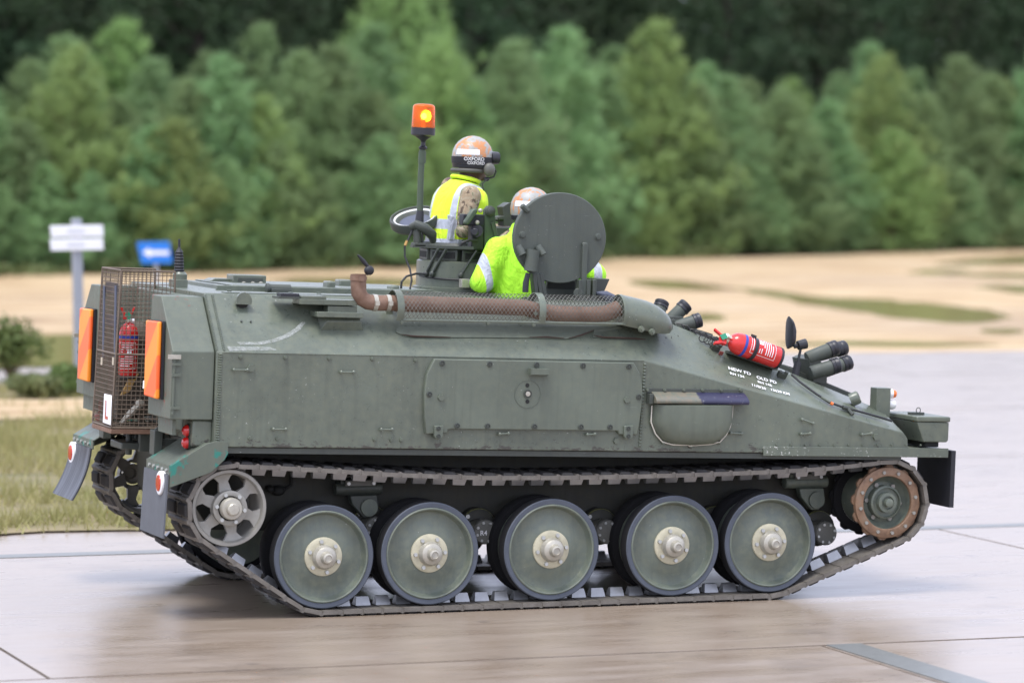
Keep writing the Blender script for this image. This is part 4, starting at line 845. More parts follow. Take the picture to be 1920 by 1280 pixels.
# ================================================================== running gear
WX = [-1.3668, -.7378, 0., .7531, 1.3743]; WZ = .335
def wheel_meshes():
    d = {}
    mb = MB(); mb.lathe([(.258, -.014), (.262, -.004), (.286, -.002), (.2915, -.008)], (0, 0, 0), (0, -1, 0), 64); d['tyre'] = mb.mesh('tyre', M['tyre'], 40)
    mb = MB(); mb.lathe([(.2915, -.008), (.293, -.014), (.293, -.09), (.288, -.10), (.25, -.102)], (0, 0, 0), (0, -1, 0), 64); d['tread'] = mb.mesh('tread', M['tread'], 40)
    mb = MB(); mb.lathe([(.250, -.315), (.284, -.313), (.291, -.30), (.291, -.235), (.284, -.225), (.25, -.222)], (0, 0, 0), (0, -1, 0), 48); d['inner_tyre'] = mb.mesh('inner_tyre', M['tread'], 40)
    mb = MB(); mb.lathe([(.262, -.02), (.2605, -.003), (.254, .002), (.2475, -.002), (.243, -.030), (.232, -.046), (.20, -.050), (.165, -.040), (.135, -.030), (.118, -.026), (.09, -.024), (.001, -.024)], (0, 0, 0), (0, -1, 0), 64); mb.lathe([(.25, -.02), (.25, -.33), (.06, -.33), (.06, -.02)], (0, 0, 0), (0, -1, 0), 32); d['disc'] = mb.mesh('road_wheel', M['wheel'], 40)
    mb = MB(); mb.lathe([(.110, -.030), (.109, -.014), (.102, -.009), (.075, -.006), (.05, -.006)], (0, 0, 0), (0, -1, 0), 40); d['hub_flange'] = mb.mesh('hub_flange', M['hub'], 40)
    mb = MB(); mb.lathe([(.070, -.01), (.069, .012), (.062, .020), (.060, .034), (.050, .042), (.038, .046), (.032, .062), (.029, .078), (.020, .083), (.017, .077), (.001, .077)], (0, 0, 0), (0, -1, 0), 32); d['hub_cap'] = mb.mesh('hub_cap', M['hubm'], 40)
    mb = MB(); mb.cyl((0, 0, 0), (0, -.016, 0), .0125, .011, 8); d['nut'] = mb.mesh('wheel_nut', M['bright'], 40)
    return d
WM = wheel_meshes()
def spin(o, x, y, z, s, ang=0.): o.matrix_basis = Matrix.Translation((x, y, z)) @ Matrix.Rotation(0 if s < 0 else math.pi, 4, 'Z') @ Matrix.Rotation(ang, 4, 'Y'); return o
for s in (-1, 1):
    for i, x in enumerate(WX):
        ang = rnd.uniform(0, 6.28); o = spin(link('road_wheel', WM['disc'], VEH), x, s*1.05, WZ, s, ang)
        for nm in ('tyre', 'tread', 'inner_tyre', 'hub_flange', 'hub_cap'): link(nm, WM[nm], o)
        for k in range(6):
            b = link('wheel_nut', WM['nut'], o); a = k*math.pi/3; b.location = (.088*math.cos(a), .010, .088*math.sin(a))
# idler
mb = MB(); mb.lathe([(.205, -.34), (.2165, -.33), (.2165, -.22), (.19, -.21), (.19, -.12), (.2165, -.11), (.2165, -.010), (.212, .0), (.196, .0), (.188, -.012), (.184, -.05), (.184, -.10)], (0, 0, 0), (0, -1, 0), 56)
for k in range(6):
    a = k*math.pi/3; u = V3((math.cos(a), 0, math.sin(a))); w = V3((-math.sin(a), 0, math.cos(a)))
    def sec(r_, hw, y0, y1): return [u*r_-w*hw+V3((0, y0, 0)), u*r_+w*hw+V3((0, y0, 0)), u*r_+w*hw+V3((0, y1, 0)), u*r_-w*hw+V3((0, y1, 0))]
    mb.loft([sec(.07, .034, .022, .06), sec(.10, .034, .026, .06), (sec(.145, .026, .034, .06)), sec(.17, .045, .03, .06), sec(.189, .075, .02, .06)])
IDL = mb.mesh('idler_wheel', M['idler'], 40)
mb = MB(); mb.lathe([(.098, .05), (.098, -.018), (.090, -.022), (.070, -.020)], (0, 0, 0), (0, 1, 0), 36); IH = mb.mesh('idler_hub', M['idler'], 40)
mb = MB(); mb.lathe([(.062, .01), (.062, .050), (.056, .058), (.036, .060), (.034, .088), (.028, .094), (.001, .095)], (0, 0, 0), (0, -1, 0), 32); IC = mb.mesh('idler_cap', M['hubm'], 40)
# sprocket
mb = MB(); nt = 12
for yo in (0.,):
    mb.lathe([(.158, -.03+yo), (.158, .0+yo), (.162, .004+yo), (.204, .004+yo), (.210, .0+yo), (.211, -.03+yo), (.158, -.03+yo)], (0, 0, 0), (0, -1, 0), 48)
    for k in range(nt):
        a = 2*math.pi*k/nt; u = V3((math.cos(a), 0, math.sin(a))); w = V3((-math.sin(a), 0, math.cos(a)))
        mb.loft([[u*r_-w*h_+V3((0, -yo+.020, 0)), u*r_+w*h_+V3((0, -yo+.020, 0)), u*r_+w*h_+V3((0, -yo+.040, 0)), u*r_-w*h_+V3((0, -yo+.040, 0))] for r_, h_ in ((.195, .036), (.210, .030), (.224, .016))])
SPR = mb.mesh('drive_sprocket', M['sprk'], 40); mb.v = [(a, b+.30, c) for a, b, c in mb.v]; SPI = mb.mesh('inner_ring', M['tread'], 40)
mb = MB(); mb.lathe([(.158, -.30), (.157, -.02), (.150, -.05), (.145, -.06), (.120, -.075), (.100, -.07), (.098, -.02), (.088, -.012), (.086, -.03), (.062, -.03), (.058, .004), (.040, .006), (.036, -.004), (.026, -.004), (.025, .03), (.018, .034), (.001, .034)], (0, 0, 0), (0, -1, 0), 44); SPH = mb.mesh('sprocket_hub', M['wheel'], 40)
mb = MB(); mb.cyl((0, 0, 0), (0, -.012, 0), .011, None, 6); SN = mb.mesh('sprocket_bolt', M['idler'], 40)
IX, IZ, SX, SZ = -1.92, .624, 2.131, .551
for s in (-1, 1):
    o = spin(link('idler_wheel', IDL, VEH), IX, s*1.05, IZ, s, .35); link('idler_hub', IH, o); link('idler_cap', IC, o)
    for k in range(6):
        b = link('idler_bolt', WM['nut'], o); a = k*math.pi/3+.2; b.location = (.08*math.cos(a), -.018, .08*math.sin(a))
    o = spin(link('drive_sprocket', SPR, VEH), SX, s*1.05, SZ, s, .1); link('sprocket_hub', SPH, o); link('inner_ring', SPI, o)
    for k in range(12):
        b = link('sprocket_bolt', SN, o); a = 2*math.pi*(k+.5)/12; b.location = (.182*math.cos(a), -.003, .182*math.sin(a))
    for k in range(6):
        b = link('hub_bolt', SN, o); a = 2*math.pi*k/6; b.location = (.11*math.cos(a), .072, .11*math.sin(a)); b.scale = (1.3,)*3
# track: path of link centres
rI, rS, zb0 = .2380, .2480, .021
def path():
    P = []
    def circ(cx, cz, r_, a0, a1, n): return [(cx+r_*math.cos(R(a0+(a1-a0)*i/n)), cz+r_*math.sin(R(a0+(a1-a0)*i/n))) for i in range(n+1)]
    def tang(px, pz, cx, cz, r_, sgn):         # tangent point from outside point to circle
        dx, dz = px-cx, pz-cz; d = math.hypot(dx, dz); a = math.atan2(dz, dx)+sgn*math.acos(r_/d); return math.degrees(a)
    rw = .293+.021
    aS = tang(1.45, zb0, SX, SZ, rS, 1)          # front: ground point to sprocket
    aI = tang(-1.44, zb0, IX, IZ, rI, -1)
    P += [(-1.37, zb0), (1.3743, zb0)]
    P += circ(1.3743, WZ, rw, -90, -66, 5)[1:]
    aS = tang(P[-1][0], P[-1][1], SX, SZ, rS, 1)
    P += circ(SX, SZ, rS, aS, 97, 16)
    top = [(1.75, .770), (1.38, .757), (.95, .752), (.536, .750), (0., .754), (-.447, .764), (-.95, .792), (-1.4, .828), (-1.7, .850)]
    P += top
    wrear = circ(-1.3668, WZ, rw, -114-10, -90, 6)
    aI = tang(wrear[0][0], wrear[0][1], IX, IZ, rI, -1)
    P += circ(IX, IZ, rI, 92, aI if aI > 92 else aI+360, 18)
    P += wrear
    return P
TP = path()
seg = [math.dist(TP[i], TP[(i+1) % len(TP)]) for i in range(len(TP))]; per = sum(seg); NL = round(per/.119); PITCHL = per/NL
def at_len(l):
    l %= per
    for i, s_ in enumerate(seg):
        if l <= s_: a, b = TP[i], TP[(i+1) % len(TP)]; f = l/max(s_, 1e-9); return a[0]+(b[0]-a[0])*f, a[1]+(b[1]-a[1])*f
        l -= s_
    return TP[0]
mb = MB(); w2 = .205; hl = PITCHL/2
mb.mi = 0
for y0, y1 in ((-w2, -.075), (.075, w2)): mb.box(-hl*.86, hl*.86, y0, y1, -.008, .016)
mb.box(-hl*.70, hl*.70, -.074, .074, -.010, .014)
mb.cyl((-hl, -w2+.004, 0), (-hl, w2-.004, 0), .016, None, 8)
mb.mi = 1
for y0, y1 in ((-w2+.01, -.03), (.03, w2-.01)): mb.loft([[V3((-hl*.62, y0, -.0085)), V3((hl*.62, y0, -.0085)), V3((hl*.62, y1, -.0085)), V3((-hl*.62, y1, -.0085))], [V3((-hl*.45, y0+.012, -.022)), V3((hl*.45, y0+.012, -.022)), V3((hl*.45, y1-.012, -.022)), V3((-hl*.45, y1-.012, -.022))]])
LINK = mb.mesh('track_link', [M['track'], M['pad']], 30)
mb = MB(); mb.loft([[V3((x*hl*a, y*b, z)) for x, y in ((-1, -1), (1, -1), (1, 1), (-1, 1))] for a, b, z in ((.74, .034, .0145), (.70, .030, .03), (.60, .016, .064))]); HORN = mb.mesh('guide_horn', M['horn'], 30)
for s in (-1, 1):
    T = empty('track'); T.parent = VEH; T.location = (0, s*.875, 0)
    for k in range(NL):
        l = (k+.35)*PITCHL; (x, z), (xa, za), (xb, zb_) = at_len(l), at_len(l-hl*.9), at_len(l+hl*.9); tx, tz = xb-xa, zb_-za; n_ = math.hypot(tx, tz); tx /= n_; tz /= n_
        o = link('track_link', LINK, T); o.matrix_basis = Matrix(((tx, 0, -tz, x), (0, 1, 0, 0), (tz, 0, tx, z), (0, 0, 0, 1)))
        h = link('guide_horn', HORN, T); h.matrix_basis = o.matrix_basis.copy()
# suspension: torsion bar housings, arms, dampers
M['olive'] = plain('yellow green primer', (.16, .165, .06), .55); M['grime'] = plain('grimy casting', (.11, .11, .095), .55, var=.35)
HOUS = [(705, 985), (908, 990), (1137, 990), (1353, 985), (1547, 993)]
for s in (-1, 1):
    for i, (px, py) in enumerate(HOUS):
        p = wY(px, py, -.78); c_ = V3((p.x, s*.62, p.z)); ax = (0, s, 0)
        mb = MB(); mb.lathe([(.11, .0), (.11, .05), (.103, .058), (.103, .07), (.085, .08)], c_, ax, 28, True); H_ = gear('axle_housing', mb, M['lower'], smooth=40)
        mb = MB(); mb.lathe([(.1035, .048), (.1065, .052), (.1065, .066), (.1035, .07)], c_, ax, 28); gear('seal_ring', mb, M['olive'], H_)
        c2_ = c_+V3((.01, 0, -.022)); mb = MB(); mb.lathe([(.072, .07), (.072, .150), (.066, .158), (.001, .160)], c2_, ax, 26); gear('end_cap', mb, M['grime'], H_)
        for k in range(8):
            a = k*math.pi/4+.3; b_ = c2_+V3((.055*math.cos(a), s*.157, .055*math.sin(a))); mb = MB(); mb.cyl(b_, b_+V3((0, s*.010, 0)), .0085, None, 6); gear('cap_bolt', mb, M['bright'], H_)
        b_ = c_+V3((-.072, s*.066, .062)); mb = MB(); mb.cyl(b_, b_+V3((0, s*.016, 0)), .013, None, 6); gear('flange_bolt', mb, M['bright'], H_)
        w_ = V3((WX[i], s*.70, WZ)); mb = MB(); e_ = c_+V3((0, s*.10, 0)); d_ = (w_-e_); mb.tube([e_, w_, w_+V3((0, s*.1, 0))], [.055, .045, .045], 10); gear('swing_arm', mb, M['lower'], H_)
        if i == 1 and s < 0:
            me = text_mesh('stencil', 'R4', .040, M['white']); o = link('stencil', me, H_); o.matrix_basis = Matrix(((1, 0, 0, c2_.x-.036), (0, 0, -1, -.7815), (0, 1, 0, c2_.z-.018), (0, 0, 0, 1)))
    for px, py in ((675, 928), (1515, 915)):
        p = wY(px, py, -.74); c_ = V3((p.x, s*.70, p.z)); mb = MB()
        mb.cyl(c_+V3((-.14, 0, .035)), c_+V3((.14, 0, .035)), .036, None, 12); mb.box(c_.x-.11, c_.x+.11, *sorted((s*.62, s*.72)), c_.z+.0, c_.z+.09)
        mb.prism([(c_.x-.06, c_.z), (c_.x+.10, c_.z), (c_.x+.11, c_.z-.07), (c_.x+.07, c_.z-.13), (c_.x+.02, c_.z-.13), (c_.x-.05, c_.z-.05)], s*.69, s*.75); dm = gear('damper', mb, M['dark'] if px < 1000 else M['wheel'], bev=.006)
        mb = MB(); mb.cyl(c_+V3((.05, 0, -.07)), c_+V3((.05, s*.065, -.07)), .055, .05, 18); gear('damper_boss', mb, M['wheel'], dm)
        mb = MB(); mb.box(c_.x-.09, c_.x+.09, *sorted((s*.745, s*.755)), c_.z+.055, c_.z+.085); gear('name_plate', mb, M['grime'], dm)
        mb = MB(); mb.prism([(c_.x-.13, c_.z+.10), (c_.x-.10, c_.z+.118), (c_.x+.10, c_.z+.118), (c_.x+.14, c_.z+.095), (c_.x+.14, c_.z+.088), (c_.x+.10, c_.z+.110), (c_.x-.10, c_.z+.110), (c_.x-.13, c_.z+.093)], s*.64, s*.80); gear('splash_plate', mb, M['dark'], dm)
        for k in (-1, 1):
            b_ = c_+V3((k*.075, s*.055, .07)); mb = MB(); mb.cyl(b_, b_+V3((0, s*.012, 0)), .011, None, 6); gear('damper_bolt', mb, M['bright'], dm)
    # cable glands between idler and first wheel
    p = wY(525, 920, -.68); mb = MB(); c_ = V3((p.x, s*.64, p.z)); mb.sph(c_, .04, .05, .03); mb.sph(c_+V3((-.05, 0, .01)), .025, .04, .022); mb.tube([c_+V3((.03, 0, 0)), c_+V3((.07, s*.02, .03)), c_+V3((.08, 0, .09))], .012, 6); gear('grease_block', mb, M['void'], smooth=50)
# ================================================================== roof fittings
def rbox(name, x0, y0, x1, y1, Y, dep, mat, parent=None, bev=.003, down=0.):
    a, b = hY(x0, y0, Y), hY(x1, y1, Y); mb = MB(); mb.box(a.x, b.x, Y, Y+dep, b.z-down, a.z); return part(name, mb, mat, parent, bev=bev)
AB = rbox('antenna_mount', 325, 524, 352, 540, -.10, .10, M['hull'], down=.05)
mb = MB(); a = hY(337, 524, -.05); mb.lathe([(.042, -.01), (.042, .03), (.036, .035), (.03, .045)], a, (0, 0, 1), 18, True); part('antenna_base', mb, M['hull'], AB)
prof = []; zt_ = hY(334, 470, -.05).z-a.z; z0_ = .045
for k in range(15):
    f = k/14; prof += [(.026-.008*f*f+.004*(k % 2), z0_+(zt_-z0_)*f)]
prof += [(.012, zt_+.008), (.007, zt_+.02), (.0065, hY(334, 449, -.05).z-a.z), (.001, hY(334, 448, -.05).z-a.z)]
mb = MB(); mb.lathe(prof, a+V3((-.004, 0, 0)), (-.03, 0, 1), 14); part('antenna_spring', mb, M['black'], AB, smooth=20)
DB = rbox('control_box', 437, 515, 499, 537, .22, .14, M['hull'], bev=.006, down=.02)
rbox('control_face', 447, 520, 493, 536, .214, .005, M['dark'], DB)
for px in (457, 474, 489):
    mb = MB(); c_ = hY(px, 533, .208); mb.lathe([(.017, 0), (.014, .012), (.001, .013)], c_, (0, -1, 0), 14); part('knob', mb, M['hubm'], DB)
mb = MB(); a, b = hY(394, 521, .28), hY(440, 534, .28); mb.prism([(a.x, b.z-.03), (b.x, b.z-.03), (b.x-.02, a.z-.002), (a.x+.03, a.z-.002), (a.x, a.z-.015)], .28, .42); part('periscope_hood', mb, M['hull'], bev=.004)
mb = MB(); mb.box(hY(405, 534, -.3).x, hY(775, 540, -.3).x, -.32, -.29, ZR-.01, ZR+.028); RL = part('hatch_rail', mb, M['hull'], bev=.003)
mb = MB(); mb.box(-1.75, -.42, -.28, .62, ZR-.01, ZR+.022); mb.box(-1.70, -.47, -.23, .57, ZR+.0225, ZR+.03); part('roof_hatch', mb, M['hull'], bev=.008)
mb = MB(); c_ = hY(513, 541, -.40); mb.cyl(c_+V3((-.03, 0, 0)), c_+V3((.10, 0, 0)), .026, None, 14); mb.cyl(c_+V3((-.045, 0, 0)), c_+V3((-.028, 0, 0)), .031, None, 14); mb.box(c_.x-.02, c_.x+.1, -.43, -.36, ZR-.005, c_.z); part('hatch_spring', mb, M['dark'], bev=.003)
for px, py, w_ in ((622, 534, .05), (650, 531, .09), (742, 545, .05)):
    c_ = hY(px, py, .1 if w_ > .06 else -.2); mb = MB(); mb.box(c_.x-w_/2, c_.x+w_/2, c_.y, c_.y+.1, ZR-.005, max(c_.z+.02, ZR+.05)); part('roof_block', mb, M['hull'], bev=.01)
for px in (430, 545, 598, 700):
    mb = MB(); c_ = hY(px, 545, -.62); mb.cyl((c_.x, -.62, ZR-.002), (c_.x, -.62, ZR+.012), .014, None, 8); part('bolt', mb, M['hull'], HULL)
mb = MB(); mb.box(-1.9, .45, -.79, -.70, ZR-.004, ZR+.006); part('roof_strap', mb, M['hull'], HULL)
# --------------------------------------------------------------- cupola
CY = .40; RC = .30; lft = hY(785, 520, CY); CXp = V3((lft.x+RC, CY, ZR)); zr_ = lambda py: hY(850, py, CY-RC*.8).z
z1, z2, z3, z4 = ZR-.01, zr_(492), zr_(468), zr_(456)
mb = MB(); mb.lathe([(RC+.02, z1-ZR), (RC+.02, .03), (RC, .035), (RC, z2-ZR), (RC-.012, z2-ZR+.006), (RC-.05, z2-ZR+.006), (RC-.05, z1-ZR)], CXp, (0, 0, 1), 56); CUP = part('cupola', mb, M['hull'], smooth=35)
mb = MB(); mb.lathe([(RC-.055, -.01), (RC-.055, z2-ZR-.01), (.001, z2-ZR-.02)], CXp, (0, 0, 1), 36); part('cupola_well', mb, M['void'], CUP)
for k in range(8):      # vision blocks round the ring
    a = R(-140+k*45); u = V3((math.cos(a), math.sin(a), 0)); w = V3((-math.sin(a), math.cos(a), 0)); c_ = CXp+V3((0, 0, (z2+z3)/2-ZR+.002))
    mb = MB(); mb.obox(c_+u*(RC-.075), u*.045, w*.095, V3((0, 0, (z3-z2)/2-.004))); vb = part('vision_block', mb, M['dark'], CUP, bev=.004)
    mb = MB(); mb.obox(c_+u*(RC-.0285), u*.0015, w*.078, V3((0, 0, (z3-z2)/2-.02))); part('vision_glass', mb, M['void'], CUP)
mb = MB(); mb.lathe([(RC-.15, z3-ZR), (RC-.01, z3-ZR), (RC+.0, z3-ZR+.012), (RC-.02, z4-ZR), (RC-.15, z4-ZR), (RC-.15, z3-ZR)], CXp, (0, 0, 1), 48); part('cupola_ring', mb, M['dark'], CUP, smooth=35)
for a_ in (-150, -115, -62, -20, 200):      # bracing rods
    a = R(a_); u = V3((math.cos(a), math.sin(a), 0)); p0 = CXp+u*(RC+.012)+V3((0, 0, z2-ZR-.075)); p1 = CXp+u*(RC-.005)+V3((.09*math.cos(a+1.57), .09*math.sin(a+1.57), z3-ZR))
    mb = MB(); mb.tube([p0, p1], .0085, 6); mb.sph(p0, .018, n=8, m=6); part('brace_rod', mb, M['dark'], CUP)
mb = MB(); c_ = CXp+V3((0, 0, z2-ZR-.09)); mb.tube([c_+V3(((RC+.006)*math.cos(R(a)), (RC+.006)*math.sin(R(a)), -.012*math.sin(R((a+170)*2)))) for a in range(-175, -30, 10)], .006, 6); part('strap_cable', mb, M['cable'], CUP)
rbox('filler_block', 866, 523, 881, 540, CY-RC-.05, .05, M['hubm'], CUP)
# counterbalanced lid lying open behind the cupola
lc = hY(777, 411, .40); mb = MB(); nl = V3((-.30, -.28, .90)).normalized()
mb.lathe([(.001, -.012), (.10, -.012), (.115, .004), (.125, .012), (.138, .012), (.142, .022), (.150, .022), (.154, .010), (.150, -.03), (.135, -.045), (.09, -.055), (.001, -.06)], lc+V3((.02, .05, 0)), nl, 40); LD = part('cupola_lid', mb, M['dark'], smooth=35)
mb = MB(); mb.lathe([(.001, .0), (.07, -.002), (.095, -.011)], lc+V3((.02, .05, 0)), nl, 24); part('lid_cushion', mb, M['web'], LD); 
mb = MB(); mb.lathe([(.117, .0045), (.122, .0135), (.128, .0135)], lc+V3((.02, .05, 0)), nl, 40); part('lid_seal', mb, M['clearlens'], LD)
mb = MB(); a, b = hY(788, 428, .02), hY(812, 447, .06); mb.tube([hY(771, 425, -.02), hY(780, 421, -.06), hY(797, 428, -.08), hY(810, 440, -.04), hY(812, 452, .0)], [.02, .028, .030, .030, .02], 10); LA = part('lid_arm', mb, M['dark'], smooth=50)
mb = MB(); mb.cyl(hY(782, 432, -.05), hY(782, 455, -.05), .022, None, 12); mb.box(hY(775, 450, -.06).x, hY(796, 450, -.06).x, -.09, -.02, hY(780, 462, -.06).z, hY(780, 455, -.06).z); mb.cyl(hY(792, 434, -.04), hY(792, 456, -.04), .008, None, 8); part('arm_pivot', mb, M['dark'], LA, bev=.003)
mb = MB(); mb.box(hY(770, 458, -.05).x, hY(884, 458, -.05).x, -.09, -.04, hY(780, 464, -.06).z, hY(780, 459, -.06).z); part('arm_rail', mb, M['dark'], LA)
# weapon mount
YMt = -.02
mb = MB(); q = [(908, 393), (914, 386), (922, 386), (928, 394), (930, 420), (938, 470), (941, 500), (908, 500)]; mb.ext([hY(px, py, YMt) for px, py in q], (0, .025, 0)); MT = part('weapon_mount', mb, M['mech'], bev=.004)
mb = MB(); q = [(921, 418), (926, 416), (938, 452), (932, 460)]; mb.ext([hY(px, py, YMt-.015) for px, py in q], (0, .014, 0)); part('mount_rib', mb, M['mech'], MT, bev=.002)
mb = MB(); c_ = hY(918.5, 396, YMt); mb.lathe([(.030, 0), (.030, .014), (.020, .018), (.020, .030), (.010, .034), (.001, .034)], c_, (0, -1, 0), 18); part('pivot_bolt', mb, M['dark'], MT)
mb = MB(); q = [(871, 417), (886, 393), (893, 390), (897, 396), (880, 421), (874, 422)]; mb.ext([hY(px, py, YMt-.06) for px, py in q], (0, .045, 0)); part('grip_cover', mb, M['mech'], MT, bev=.012)
mb = MB(); a, b = hY(868, 401, YMt-.01), hY(908, 424, YMt-.01); mb.box(a.x, b.x, YMt-.012, YMt+.06, b.z, a.z); mb.cyl(hY(894, 434, YMt-.03), hY(894, 434, YMt+.05), .040, None, 16); mb.box(hY(884, 424, YMt).x, hY(907, 424, YMt).x, YMt-.01, YMt+.06, hY(900, 468, YMt).z, hY(900, 424, YMt).z+.01); mb.cyl(hY(890, 435, YMt-.05), hY(890, 435, YMt-.028), .024, None, 14); part('cradle', mb, M['blackm'], MT, bev=.006)
for px, py in ((900, 395), (894, 417)):
    mb = MB(); c_ = hY(px, py, YMt-.03); mb.lathe([(.013, 0), (.013, .012), (.008, .018), (.001, .019)], c_, (0, -1, 0), 12); part('bright_stud', mb, M['hubm'], MT)
mb = MB(); q = [(942, 388), (955, 380), (962, 380), (962, 424), (944, 424), (944, 412), (934, 412), (934, 407), (945, 405)]; mb.ext([hY(px, py, .18) for px, py in q], (0, .10, 0)); mb.cyl(hY(928, 412, .2), hY(968, 410, .2), .012, None, 8); part('sight_bracket', mb, M['dark'], MT, bev=.003)
mb = MB(); mb.box(hY(927, 424, .16).x, hY(962, 424, .16).x, .16, .30, hY(940, 470, .16).z, hY(940, 425, .16).z); part('ammunition_box', mb, M['dark'], MT, bev=.01)
mb = MB(); mb.tube([hY(862, 463, -.06), hY(866, 456, -.07), hY(880, 450, -.07), hY(895, 451, -.05)], .009, 7); part('mount_cable', mb, M['cable'], MT)
# --------------------------------------------------------------- beacon on its mast
YB = .02
mb = MB(); mb.tube([hY(786, 455, YB), hY(789, 330, YB), hY(792, 281, YB)], [.020, .0185, .018], 12); mb.tube([hY(791, 306, YB), hY(792, 284, YB)], .023, 12); BM = part('beacon_mast', mb, M['mech'], smooth=40)
mb = MB(); mb.tube([hY(785, 428, YB), hY(788, 395, YB)], [.030, .022], 12); part('mast_boot', mb, M['blackm'], BM); mb = MB(); a = hY(793, 281, YB); b = hY(793, 255, YB); h_ = b.z-a.z
mb.lathe([(.012, 0), (.024, .004), (.026, .014), (.014, .024), (.013, h_*.55), (.02, h_*.7), (.045, h_*.92), (.05, h_)], a, (0, 0, 1), 20); part('beacon_stem', mb, M['blackm'], BM)
c_ = hY(793, 255, YB); c1 = hY(793, 240, YB); c2 = hY(794, 195, YB); hb, hl_ = c1.z-c_.z, c2.z-c_.z; ro = .072
mb = MB(); mb.lathe([(.045, -.004), (ro, .006), (ro, hb), (ro*.94, hb+.002), (.001, hb+.002)], c_, (0, 0, 1), 28); part('beacon_base', mb, M['blackm'], BM)
t = NT('amber beacon lens'); x = t.n.new('ShaderNodeTexWave'); x.inputs['Scale'].default_value = 28; x.bands_direction = 'X'; t.l.new(t.tc(), x.inputs[0])
t.col((1., .36, .06)).set(Roughness=.12, Transmission_Weight=.8, IOR=1.25).bump(x.outputs['Fac'], .25, .003); M['beacon'] = t.m
mb = MB(); mb.lathe([(ro*.97, hb+.003), (ro*.955, hl_*.55), (ro*.92, hl_*.9), (ro*.8, hl_*.97), (ro*.5, hl_), (.001, hl_), (.001, hl_-.004), (ro*.76, hl_*.96), (ro*.88, hl_*.88), (ro*.92, hl_*.55), (ro*.93, hb+.003)], c_, (0, 0, 1), 32); part('beacon_lens', mb, M['beacon'], BM, smooth=50)
def emis(name, c, s): 
    t = NT(name); t.col(c).set(Emission_Color=(*c, 1), Emission_Strength=s); return t.m
M['bulb'] = emis('lit beacon bulb', (1., .55, .12), 26.); M['refl'] = plain('beacon reflector', (.8, .5, .2), .15, .9, bump=0)
mb = MB(); mb.sph(c_+V3((0, -.005, hb+.07)), .016, .016, .020); part('beacon_bulb', mb, M['bulb'], BM); mb = MB(); mb.lathe([(.012, 0), (.03, .016), (.038, .04)], c_+V3((0, .02, hb+.07)), (.1, -1, 0), 18); mb.cyl(c_+V3((0, 0, hb+.002)), c_+V3((0, 0, hb+.05)), .012, None, 10); part('beacon_mirror', mb, M['refl'], BM)
mb = MB(); mb.tube([hY(776, 425, -.03), hY(765, 450, -.05), hY(759, 462, -.06), hY(759, 480, -.06), hY(769, 505, -.1), hY(772, 525, -.14), hY(769, 541, -.18)], .006, 6); W1 = part('beacon_cable', mb, M['cable'], BM); mb = MB(); mb.tube([hY(763, 452, -.05), hY(759.5, 461, -.06)], .009, 7); part('cable_sleeve', mb, M['ochre'], BM)
mb = MB(); mb.tube([hY(752, 541, -.2), hY(753, 528, -.2), hY(762, 518, -.18), hY(780, 513, -.15), hY(800, 514, -.14)], .007, 6); part('roof_cable', mb, M['cable'], BM)
# --------------------------------------------------------------- round hatch lid standing open on its hinge
YH = -.46; hc = hY(1048.5, 446, YH); sx_ = (hY(1135, 446, YH).x-hY(962, 446, YH).x)/2; sz_ = (hY(1048, 361, YH).z-hY(1048, 531, YH).z)/2
mb = MB(); rings = []
for dy, k in ((.030, .0), (.030, .80), (.026, .97), (.016, 1.0), (-.012, 1.0), (-.018, .985), (-.018, .6), (-.018, .0)):
    rings.append([hc+V3((sx_*max(k, .003)*math.cos(a), dy, sz_*max(k, .003)*math.sin(a))) for a in [2*math.pi*i/56 for i in range(56)]])
mb.loft(rings); LID = part('hatch_lid', mb, M['lid'], smooth=35)
for px, py in ((979, 440), (1121, 444)):
    mb = MB(); c_ = hY(px, py, YH-.017); mb.lathe([(.022, 0), (.022, .004), (.016, .006), (.015, .014), (.001, .015)], c_, (0, -1, 0), 12); part('lid_bolt', mb, M['lid'], LID)
mb = MB(); a, b = hY(979, 386, YH-.02), hY(990, 396, YH-.02); d_ = (b-a); mb.tube([a-d_*.15, a, b, b+d_*.15], [.008, .017, .017, .008], 8); part('lid_latch', mb, M['lid'], LID)
mb = MB(); mb.cyl(hY(1000, 468, YH-.05), hY(995, 508, YH-.05), .040, .040, 20); SPG = part('lid_spring', mb, M['lid'], LID, smooth=40)
for px0, py0, px1, py1 in ((971, 461, 980, 478), (1008, 461, 1018, 478)):
    mb = MB(); mb.tube([hY(px0, py0, YH-.03), hY(px1, py1, YH-.05)], [.022, .024], 10); part('hinge_lug', mb, M['lid'], LID, smooth=40)
mb = MB()
for px0, px1 in ((999, 1004), (1005, 1013), (1012, 1020)): mb.obox((hY(px0, 512, YH)+hY(px1, 558, YH))/2, (.012, 0, 0), (0, .03, 0), (hY(px1, 558, YH)-hY(px0, 512, YH))/2*.98)
a = hY(1002, 560, YH); mb.box(a.x-.06, a.x+.12, YH-.06, YH+.05, ZR-.004, ZR+.012); part('hinge_bracket', mb, M['dark'], LID, bev=.003)
mb = MB(); mb.tube([hY(990, 512, YH-.03), hY(986, 530, YH-.03), hY(985, 548, YH-.03)], [.014, .018, .018], 10); part('hinge_damper', mb, M['blackm'], LID)
mb = MB(); a, b = hY(1096.5, 458, YH-.03), hY(1093, 560, YH-.03); mb.obox((a+b)/2, V3((.016, 0, 0)), (0, .012, 0), (b-a)/2); mb.sph(a, .020, .013, .014, 10, 6); part('lid_stay', mb, M['lid'], LID, bev=.003)
mb = MB(); a = hY(1094, 562, YH); mb.box(a.x-.10, a.x+.11, YH-.07, YH+.04, ZR-.004, ZR+.014)
